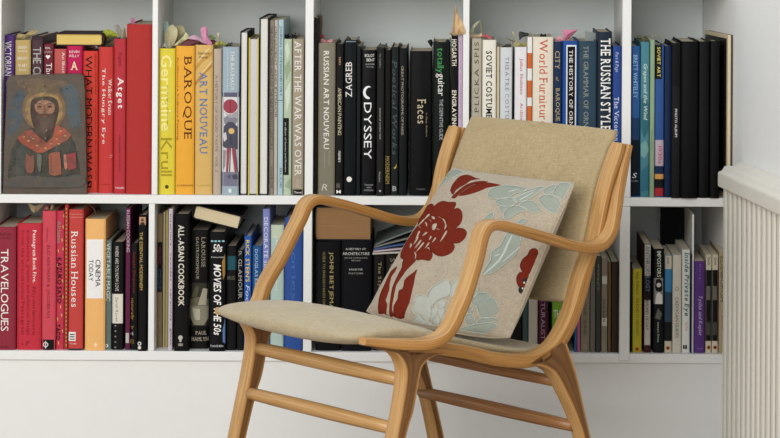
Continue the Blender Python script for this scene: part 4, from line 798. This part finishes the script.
# thin white card and big dark book behind the paperbacks
bm = bmesh.new(); x0, x1 = at(692.2, 240, .02).x, at(693.9, 240, .02).x; box(bm, x0, x1, .02, .2, ZL + .0004, at(693, 214.5, .02).z)
tag(fin(bm, 'white_board', WHITE), 'thin white upright board between the white and the purple paperbacks', 'board')
def back_book():
    x0, x1 = at(661, 260, .236).x, at(691, 260, .236).x; z1 = at(676, 209.5, .236).z
    r = thing('book', 'large dark book standing face out in shadow behind the paperbacks', 'book', ((x0 + x1) / 2, .236, ZL), GR['l5'])
    bm = bmesh.new(); box(bm, x0, x1, .236, .239, ZL + .0003, z1); box(bm, x0, x1, .264, .267, ZL + .0003, z1); box(bm, x0, x0 + .003, .239, .264, ZL + .0003, z1)
    fin(bm, 'cover', cover_mat('#15171b'), r); bm = bmesh.new(); box(bm, x0 + .003, x1 - .003, .239, .264, ZL + .003, z1 - .003); fin(bm, 'page_block', PAGE, r)
back_book()
# framed board standing along the right wall
rb = thing('picture_board', 'thin framed board with a cream front edge standing on edge against the right wall', 'picture', (at(730, 190).x, 0, ZU), None)
dirw = Vector((-.125, 1, 0)).normalized(); nl = Vector((-1, -.125, 0)).normalized(); zt = at(729, 35).z
def wbox(bm, a0, a1, t0, t1, z0, z1):
    v = [bm.verts.new(Vector((wall_x(0), 0, z)) + nl * a + dirw * t) for a in (a0, a1) for t in (t0, t1) for z in (z0, z1)]
    for q in ((0, 1, 3, 2), (4, 6, 7, 5), (0, 4, 5, 1), (2, 3, 7, 6), (0, 2, 6, 4), (1, 5, 7, 3)): bm.faces.new([v[i] for i in q])
bm = bmesh.new(); wbox(bm, .0015, .006, .0, .22, ZU + .0005, zt); fin(bm, 'backing', mat('#4b463f', .7, .1), rb)
bm = bmesh.new(); wbox(bm, .006, .0125, -.003, .222, ZU + .0005, zt); fin(bm, 'edge_moulding', mat('#d6c4a1', .6, .1, 50, .05, .4, (1, 1, .1)), rb)
bm = bmesh.new(); wbox(bm, .0125, .0136, .008, .21, ZU + .01, zt - .008); fin(bm, 'picture_face', mat('#221f1b', .5, .3, 12), rb)

# painted panel
IY = .006
icon = thing('painted_panel', 'small old painted wooden panel of a haloed bearded saint standing before the red books', 'painting', (at(45, 193, IY).x, IY, ZU))
def paint(name, col, var=.35, sc=45):
    """old tempera: the colour broken up by worn and grimy patches"""
    m = mat(col, .62, var, sc, .35, .2, (1, 1, 1), 0, name)
    if m.get('worn'): return m
    m['worn'] = 1; n = m.node_tree.nodes; l = m.node_tree.links; p = n['Principled BSDF']
    src = p.inputs['Base Color'].links[0].from_socket
    tc = n.new('ShaderNodeTexCoord'); z = n.new('ShaderNodeTexNoise'); z.inputs['Scale'].default_value = 55; z.inputs['Detail'].default_value = 8; z.inputs['Roughness'].default_value = .72
    r = n.new('ShaderNodeMapRange'); r.inputs[1].default_value = .42; r.inputs[2].default_value = .64; r.inputs[3].default_value = .1; r.inputs[4].default_value = .8
    z2 = n.new('ShaderNodeTexNoise'); z2.inputs['Scale'].default_value = 24; z2.inputs['Detail'].default_value = 3
    g = n.new('ShaderNodeMix'); g.data_type = 'RGBA'; g.inputs[6].default_value = lin('#2e231a'); g.inputs[7].default_value = lin('#766a5c')
    mx = n.new('ShaderNodeMix'); mx.data_type = 'RGBA'
    l.new(tc.outputs['Object'], z.inputs['Vector']); l.new(tc.outputs['Object'], z2.inputs['Vector']); l.new(z.outputs['Fac'], r.inputs[0]); l.new(z2.outputs['Fac'], g.inputs[0])
    l.new(r.outputs[0], mx.inputs[0]); l.new(src, mx.inputs[6]); l.new(g.outputs[2], mx.inputs[7]); l.new(mx.outputs[2], p.inputs['Base Color'])
    return m
zb_ = ZU + .0004
bm = bmesh.new()
outline = [(3.2, 192.8), (4, 150), (7.4, 79), (9.4, 75.8), (45, 74.4), (80.5, 73.8), (83.4, 76), (84.6, 90), (86, 150), (86.6, 192.6), (45, 193)]
fr = [at(x, y, IY) for x, y in outline]
for v in fr: v.z = max(v.z, zb_)
for i in (0, 9, 10): fr[i].z = zb_
A1 = [bm.verts.new(v) for v in fr]; A2 = [bm.verts.new(v + Vector((0, .019, 0))) for v in fr]
for i in range(len(fr)): bm.faces.new((A1[i], A1[(i + 1) % len(fr)], A2[(i + 1) % len(fr)], A2[i]))
bm.faces.new(A1); bm.faces.new(A2[::-1]); bmesh.ops.recalc_face_normals(bm, faces=bm.faces[:])
pm = [paint('board', '#5a4c44', .3)]
lay = [0]
def patch(col, pts, conv=True, smooth=True, var=.35, sc=60):
    m = paint('tempera', col, var, sc)
    if m not in pm: pm.append(m)
    if conv: pts = [(x / 3.478, 70 + y / 3.478) for x, y in pts]
    if smooth: pts = smooth_closed(pts, 3)
    lay[0] += 1
    f = bm.faces.new([bm.verts.new(at(x, y, IY) - Vector((0, .0001 * lay[0], 0))) for x, y in pts]); f.material_index = pm.index(m); f.normal_update()
    if f.normal.y > 0: f.normal_flip()
patch('#5a5148', [(30, 28), (150, 22), (280, 24), (290, 120), (292, 300), (288, 400), (150, 408), (22, 402), (22, 250), (28, 100)])
patch('#42545e', [(36, 110), (70, 70), (95, 110), (80, 180), (50, 215), (30, 230), (28, 160)])
patch('#4c5f69', [(215, 60), (250, 50), (272, 90), (278, 190), (250, 200), (232, 150), (225, 100)])
patch('#6f5c4a', [(60, 35), (130, 30), (230, 40), (215, 60), (150, 70), (80, 62)])
patch('#8d6a48', circ(153, 135, 76, 24), smooth=False)
patch('#a08353', circ(153, 138, 66, 24), smooth=False)
patch('#76624a', [(95, 62), (150, 48), (205, 62), (195, 86), (150, 76), (112, 88)])
patch('#2f3733', [(38, 400), (36, 300), (60, 240), (105, 205), (205, 200), (252, 240), (270, 300), (272, 395), (160, 402)])
patch('#3d4a45', [(60, 290), (85, 250), (95, 300), (80, 370), (56, 372)])
patch('#3c302c', [(106, 130), (112, 102), (140, 94), (172, 92), (198, 104), (205, 135), (198, 172), (186, 210), (165, 242), (150, 250), (132, 236), (118, 200), (108, 165)])
patch('#a5765c', [(122, 120), (140, 110), (168, 109), (188, 118), (190, 138), (180, 152), (160, 158), (140, 154), (124, 140)])
patch('#b98a6c', [(130, 112), (152, 104), (180, 112), (172, 120), (150, 117), (136, 121)])
patch('#4b3831', [(126, 157), (150, 152), (186, 155), (190, 175), (176, 214), (156, 236), (138, 222), (126, 190)])
patch('#5b463e', [(138, 172), (156, 166), (172, 174), (166, 206), (154, 222), (144, 204)])
for ex in (138, 173):
    patch('#241c1a', [(ex - 9, 128), (ex, 123), (ex + 9, 128), (ex, 131)]); patch('#1b1513', circ(ex, 129, 2.2, 8), smooth=False)
    patch('#3a2b26', [(ex - 12, 120), (ex, 114.5), (ex + 11, 119), (ex, 117.5)])
patch('#7e5644', [(152, 124), (157, 124), (160, 146), (155, 150), (149, 147)])
patch('#8b4a3e', [(144, 160), (155, 157.5), (167, 160), (155, 164)])
patch('#9c4a36', [(62, 236), (84, 214), (108, 206), (140, 236), (168, 258), (150, 284), (130, 288), (96, 268), (72, 252)], smooth=False)
patch('#b0563f', [(196, 190), (226, 204), (250, 224), (236, 242), (200, 262), (150, 288), (124, 286), (150, 266), (184, 232), (190, 206)], smooth=False)
for x, y in ((84, 232), (100, 246), (116, 238), (130, 262), (212, 212), (226, 228), (198, 240), (178, 256), (206, 256), (160, 272)): patch('#d0a06a', [(x - 5, y), (x, y - 3), (x + 5, y), (x, y + 3)])
patch('#a45a42', [(170, 292), (186, 286), (208, 284), (213, 320), (214, 362), (190, 368), (172, 362)], smooth=False)
patch('#7a5142', [(176, 296), (180, 294), (181, 362), (177, 362)], smooth=False)
patch('#8f4a3a', [(92, 290), (106, 300), (120, 300), (118, 350), (100, 358), (90, 340)])
patch('#963f42', [(228, 294), (264, 286), (268, 340), (240, 350), (230, 330)], smooth=False)
patch('#c08468', [(222, 300), (230, 296), (234, 340), (226, 344)])
patch('#6b7067', [(130, 292), (146, 300), (142, 352), (132, 340)])
patch('#53504e', [(26, 380), (90, 366), (200, 374), (284, 362), (288, 404), (150, 408), (24, 406)])
for _ in range(46):     # flaked spots in the old paint
    x, y = random.uniform(26, 284), random.uniform(32, 402); r = random.uniform(1.2, 4)
    patch(random.choice(['#7c766e', '#4a3d36', '#8b7f70', '#39322f']), [(x - r, y), (x, y - r * random.uniform(.5, 1.4)), (x + r, y + random.uniform(-1, 1)), (x, y + r)], smooth=False)
bm.transform(Matrix.Translation(-icon.location)); me = bpy.data.meshes.new('panel'); bm.to_mesh(me); bm.free(); link('panel', me, pm, icon)

# ------------------------------------------------------------------ keepsakes tucked among the books
KG = 'dried leaves and paper keepsakes tucked among the books'
def keep(name, label, cat, pieces, Y=.05, curl=.006):
    """small leafy or papery thing: each piece is (colour, outline px[, part name, Y shift]); curved and given real thickness"""
    pts = [p for q in pieces for p in q[1]]
    cx = sum(p[0] for p in pts) / len(pts); cy = max(p[1] for p in pts)
    single = len(pieces) == 1
    root = None
    if not single: root = thing(name, label, cat, at(cx, cy, Y), KG)
    for q in pieces:
        yy = Y + (q[3] if len(q) > 3 else 0)
        pl = smooth_closed(q[1], 3) if len(q[1]) > 4 else q[1]
        mx, my = sum(p[0] for p in pl) / len(pl), sum(p[1] for p in pl) / len(pl)
        bm = bmesh.new(); R0 = [bm.verts.new(at(x, y, yy + curl * .5 * math.sin(x * .7))) for x, y in pl]
        R1 = [bm.verts.new(at(mx + (x - mx) * .5, my + (y - my) * .5, yy - curl * .6 + curl * .3 * math.sin(x * .7))) for x, y in pl]
        c_ = bm.verts.new(at(mx, my, yy - curl))
        n = len(pl)
        for i in range(n):
            j = (i + 1) % n; bm.faces.new((R0[i], R0[j], R1[j], R1[i])); bm.faces.new((R1[i], R1[j], c_))
        bmesh.ops.recalc_face_normals(bm, faces=bm.faces[:])
        m = mat(q[0], .75, .22, 90, .15, .25)
        if single:
            o = fin(bm, name, m, None); org = at(cx, cy, Y); o.data.transform(Matrix.Translation(-org)); o.location = org; tag(o, label, cat, KG)
        else: o = fin(bm, q[2] if len(q) > 2 else 'leaf_blade', m, root)
        s_ = o.modifiers.new('thickness', 'SOLIDIFY'); s_.thickness = .0007
def wire(name, label, cat, pts, col, r=.0008, Y=.05, arc=.004):
    P = catmull([tuple(at(x, y, Y + arc * math.sin(i * 1.7))) for i, (x, y) in enumerate(pts)], 6); bm = bmesh.new(); tube(bm, P, r, 6)
    org = P[0].copy(); bm.transform(Matrix.Translation(-org)); o = fin(bm, name, mat(col, .7, .15, 80), None, True); o.location = org; return tag(o, label, cat, KG)
keep('dried_leaf', 'curled tan dried leaf on top of the mustard tan book', 'leaf', [('#b5a272', [(15, 39), (19, 33.4), (24, 36), (29, 31.4), (38, 29.6), (36, 33), (30, 36.6), (22, 39)])], .06)
keep('leaf_sprig', 'sprig of yellow green and grey dry leaves behind the bright red book', 'leaves', [('#a9b23c', [(103, 32), (107, 29.2), (113, 31), (118.6, 35.6), (113, 36.6), (107, 37.6), (103.4, 35.6)], 'green_leaf'), ('#a7a598', [(113, 26), (118, 24.4), (121, 29), (122.6, 38.6), (119, 36.4), (116, 30)], 'grey_leaf'),
    ('#b0a483', [(120, 31), (125, 27), (126, 36), (122, 39)], 'tan_leaf'), ('#5f5d49', [(97, 47), (104, 40.4), (112, 36.4), (118, 37), (112, 41), (104, 46)], 'dark_leaf'), ('#77715a', [(103, 47), (109, 42), (117, 39), (124, 40), (114, 45)], 'dark_leaf')], .085)
keep('bookmark', 'mauve paper bookmark rising from the large plain red book', 'bookmark', [('#b5688c', [(131, 18), (134.8, 18), (134.8, 24.6), (131, 24.6)])], .06, .001)
keep('dried_posy', 'dried cream and green leaves with a teal strip above the bright yellow book', 'leaves', [('#9dbab4', [(164, 24), (168.4, 22.8), (168.6, 40), (167.6, 47.6), (164.4, 44)], 'teal_strip'), ('#b7bfc2', [(161.6, 47), (164.6, 42.4), (168, 48.4), (162, 46.6)], 'pale_strip', -.03), ('#c3bc97', [(167, 29), (172, 24.6), (177.4, 30), (176, 40), (170, 48), (165.6, 44), (165, 36)], 'leaf_blade', -.01),
    ('#a9a47c', [(176, 27), (182, 25.6), (185.4, 32), (182, 40), (176, 46), (174, 36)], 'leaf_blade', .012), ('#d3cfa2', [(174, 45.4), (183, 36.6), (186, 32.4), (188.4, 38), (180, 43.4)], 'leaf_blade', -.016)], .07)
keep('ribbon_bundle', 'maroon cloth scrap with lilac and pink ribbons above the orange yellow and gold books', 'ribbon', [('#6f3f48', [(180, 46), (187, 39), (196, 36.4), (207, 40), (214, 40), (219, 45), (200, 44.6)], 'maroon_scrap'), ('#cda6ba', [(188, 38.6), (193, 35.2), (200, 37), (206, 42), (204, 43.6), (197, 40.6)], 'lilac_ribbon', -.012), ('#d793b3', [(200.6, 28.4), (207, 27.2), (208, 36), (212.4, 44), (206, 44), (202.4, 38)], 'pink_ribbon', -.02)], .06)
keep('leaf_sprig', 'small green leaf with pale straw and berries above the grey blue book', 'leaves', [('#7f8f55', [(208, 36), (211, 34.6), (216.4, 38), (214, 40.4)], 'green_leaf'), ('#cfc39a', [(217, 32.4), (219.6, 33), (219.2, 42), (217.4, 42)], 'straw'), ('#afb156', circ(217.2, 44, 2.3, 10), 'berry', -.01), ('#a3a548', circ(221.4, 43, 1.9, 10), 'berry', -.012), ('#b8b96a', circ(224.4, 44.2, 1.8, 10), 'berry', -.008), ('#54533f', [(225, 46), (229, 42.4), (233, 46)], 'leaf_blade')], .055, .005)
for x, lab in ((287.4, 'black spiky seed head above the leaf green book'), (294.2, 'black spiky seed head above the last taupe book')):
    keep('seed_head', lab, 'seed head', [('#26272a', [(x - 4.6, 39), (x - 2.4, 36.4), (x - 3, 33.6), (x - .4, 35), (x + 1.6, 32.6), (x + 1.6, 35.6), (x + 4, 36), (x + 1.8, 38), (x + 2.6, 39)])], .06)
keep('photo_card', 'dark brown card leaning behind the olive grey book', 'card', [('#594b3f', [(316.6, 18.4), (322.2, 16.6), (321.8, 34), (319, 43), (317.4, 43)])], .07, .002)
keep('dried_blossom', 'pink and red dried blossom on top of the olive grey book', 'flower', [('#a8324a', circ(322.6, 36.4, 1.7, 10), 'red_petal'), ('#c68f92', [(320, 43), (322, 38.4), (327, 41), (331, 38.4), (332.6, 41.4), (328, 43)], 'pink_petal'), ('#8f6a60', [(318.6, 43), (321, 40), (325, 42), (322, 43.2)], 'brown_petal')], .05, .004)
for x, y, lab in ((348.6, 40.4, 'dark dry bud on the book with white upward capitals'), (358.4, 43, 'dark dry bud on the thin dark teal book')):
    keep('dry_bud', lab, 'bud', [('#4d4640', [(x - 2.6, y), (x - 1.4, y - 2.8), (x + .6, y - 3.4), (x + 2.2, y - 1.8), (x + 2.6, y)])], .05, .008)
keep('dried_leaf', 'grey dried leaf on top of the narrow charcoal book', 'leaf', [('#5d5b55', [(377, 48.2), (378, 45.4), (383, 44.2), (386.6, 45.8), (386.8, 48.2)])], .05)
keep('black_bow', 'black cloth bow on top of the green lettered book', 'bow', [('#232523', [(427.6, 41), (431.4, 39.4), (433, 43), (431.6, 47), (429, 44)], 'bow_loop'), ('#2b2c2a', [(432, 42.4), (438, 40.6), (436, 44)], 'bow_tail'), ('#2b2c2a', [(444.6, 42.4), (447, 39.2), (449.8, 40.4), (449, 42.6)], 'bow_tail')], .05)
keep('paper_cone', 'folded tan paper cone standing on the thin lilac book', 'paper cone', [('#b9966b', [(452.4, 33.4), (454.2, 14), (455.6, 5), (458, 14), (460.5, 25), (457.6, 34)], 'left_fold', .006), ('#d2b082', [(457.2, 13), (465.6, 31.6), (460.6, 34.4), (456, 34), (454.8, 26)], 'right_fold'), ('#bfa27a', [(448.4, 33.2), (455, 33.4), (456, 35.2), (451, 35)], 'paper_corner')], .0, .008)
keep('grass_loop', 'looped pale grass blades on the beige grey book beside the divider', 'leaves', [('#c9c7a6', [(469.8, 36), (471, 28.6), (475.6, 22.6), (480, 20.8), (476.8, 25), (473.2, 31), (472.4, 36.6)], 'grass_blade'), ('#b3b38c', [(479.6, 22), (481, 21.6), (481.8, 34), (480.4, 36)], 'grass_blade', .01), ('#cdb69a', [(469.4, 37.6), (471, 33.4), (477, 34.6), (482, 33.4), (480, 38)], 'petal', -.01), ('#c4606a', [(478, 35.6), (486, 34.4), (490, 36), (492, 40), (488.4, 38), (482, 36.8)], 'red_ribbon', -.008)], .05)
keep('straw_bunch', 'bunch of dry straw on the white book with red lettering', 'straw', [('#8c8259', [(505, 38.4), (506, 37.8), (515, 41.4), (514.6, 42.4)], 'stalk'), ('#c4bb8c', [(511.6, 32), (513.6, 31.4), (517, 40), (516, 42)], 'stalk'), ('#a39a66', [(513, 46.6), (517, 41), (522, 43.4), (526.6, 41), (526.4, 46.6)], 'straw_tuft'), ('#4b483b', [(502, 47), (506, 44), (511, 44.4), (512, 47)], 'dark_tuft')], .05)
keep('metal_clip', 'dark paper clip above the orange and white banded book', 'clip', [('#3c3d3b', [(519, 31.8), (524, 32.2), (528.6, 33.4), (528, 36), (523, 37), (519.6, 40)])], .05)
keep('black_bow', 'tiny black bow on top of the wide cream book', 'bow', [('#2a2a2a', [(540.2, 37), (541, 33.4), (543.4, 34.6), (546, 33.6), (545.6, 37)])], .05, .004)
keep('paper_bird', 'folded pink paper triangle above the navy and bright blue books', 'paper', [('#d287a0', [(561.4, 30), (578, 29.6), (568.4, 36), (564.6, 39.6)], 'upper_fold'), ('#b9657f', [(578, 29.8), (569, 38.6), (564, 41), (567.6, 35.6)], 'under_fold', -.006), ('#d99aa8', [(554.6, 41.6), (557, 36), (562, 36.4), (565, 41.4)], 'pink_petal', -.01)], .06, .004)
keep('grey_card', 'grey folded card rising behind the slate blue book', 'card', [('#8f9694', [(585.2, 31), (597, 33.2), (597, 42), (584.4, 42)])], .09, .002)
keep('olive_sprig', 'olive dry sprig above the teal book', 'leaves', [('#6f6f55', [(636, 37), (640, 35), (645, 38), (651, 39.6), (648, 42), (641, 41)])], .06)
wire('grass_ring', 'thin ring of dry grass over the pale green and blue books', 'grass ring', [(650, 42), (651.6, 37), (655.6, 34.8), (660.4, 37.4), (661, 41.6), (657.6, 45)], '#9c9b72', .0009)
keep('dried_leaf', 'forked cream dried leaf above the broad bright red book in the lower row', 'leaf', [('#b5a582', [(28, 203.6), (30.6, 203.6), (34.4, 209.4), (41, 203.8), (44, 204.4), (34, 213)])], .05)
keep('dried_blossom', 'pink and cream dried blossom on the rose red book', 'flower', [('#a85a5c', [(43.4, 210.6), (44.6, 205.6), (48, 204.6), (50, 210.6)], 'pink_petal'), ('#d4c2a2', [(45.4, 210), (47, 206.4), (49, 209)], 'cream_petal', -.01), ('#b49f79', [(49.6, 210.8), (51, 205), (55, 204.2), (53, 209)], 'tan_petal')], .04)
wire('string_loop', 'thin grey string looping down over the light orange book', 'string', [(83.6, 208), (86, 205), (90, 205.4), (94, 209), (96.4, 215.4)], '#77756f', .0005)
# ------------------------------------------------------------------ light: one big window behind the camera's left shoulder, weak room light
w = bpy.data.worlds.new('world'); SC.world = w; w.use_nodes = True
w.node_tree.nodes['Background'].inputs[0].default_value = (.82, .91, 1, 1); w.node_tree.nodes['Background'].inputs[1].default_value = WORLD_E
def area(name, loc, target, size, power, col):
    d = bpy.data.lights.new(name, 'AREA'); d.shape = 'RECTANGLE'; d.size, d.size_y = size; d.energy = power; d.color = col
    o = bpy.data.objects.new(name, d); C.objects.link(o); o.location = loc
    o.rotation_euler = (Vector(target) - Vector(loc)).to_track_quat('-Z', 'Y').to_euler(); return o
area('window_light', (-1.7, -5.0, 2.3), (.1, 0, .5), (3.6, 2.8), WIN_E, (1, .985, .96))
vs_ = SC.view_settings; vs_.view_transform = 'Standard'; vs_.look = 'None'; vs_.exposure = 0; vs_.gamma = 1; vs_.use_curve_mapping = False
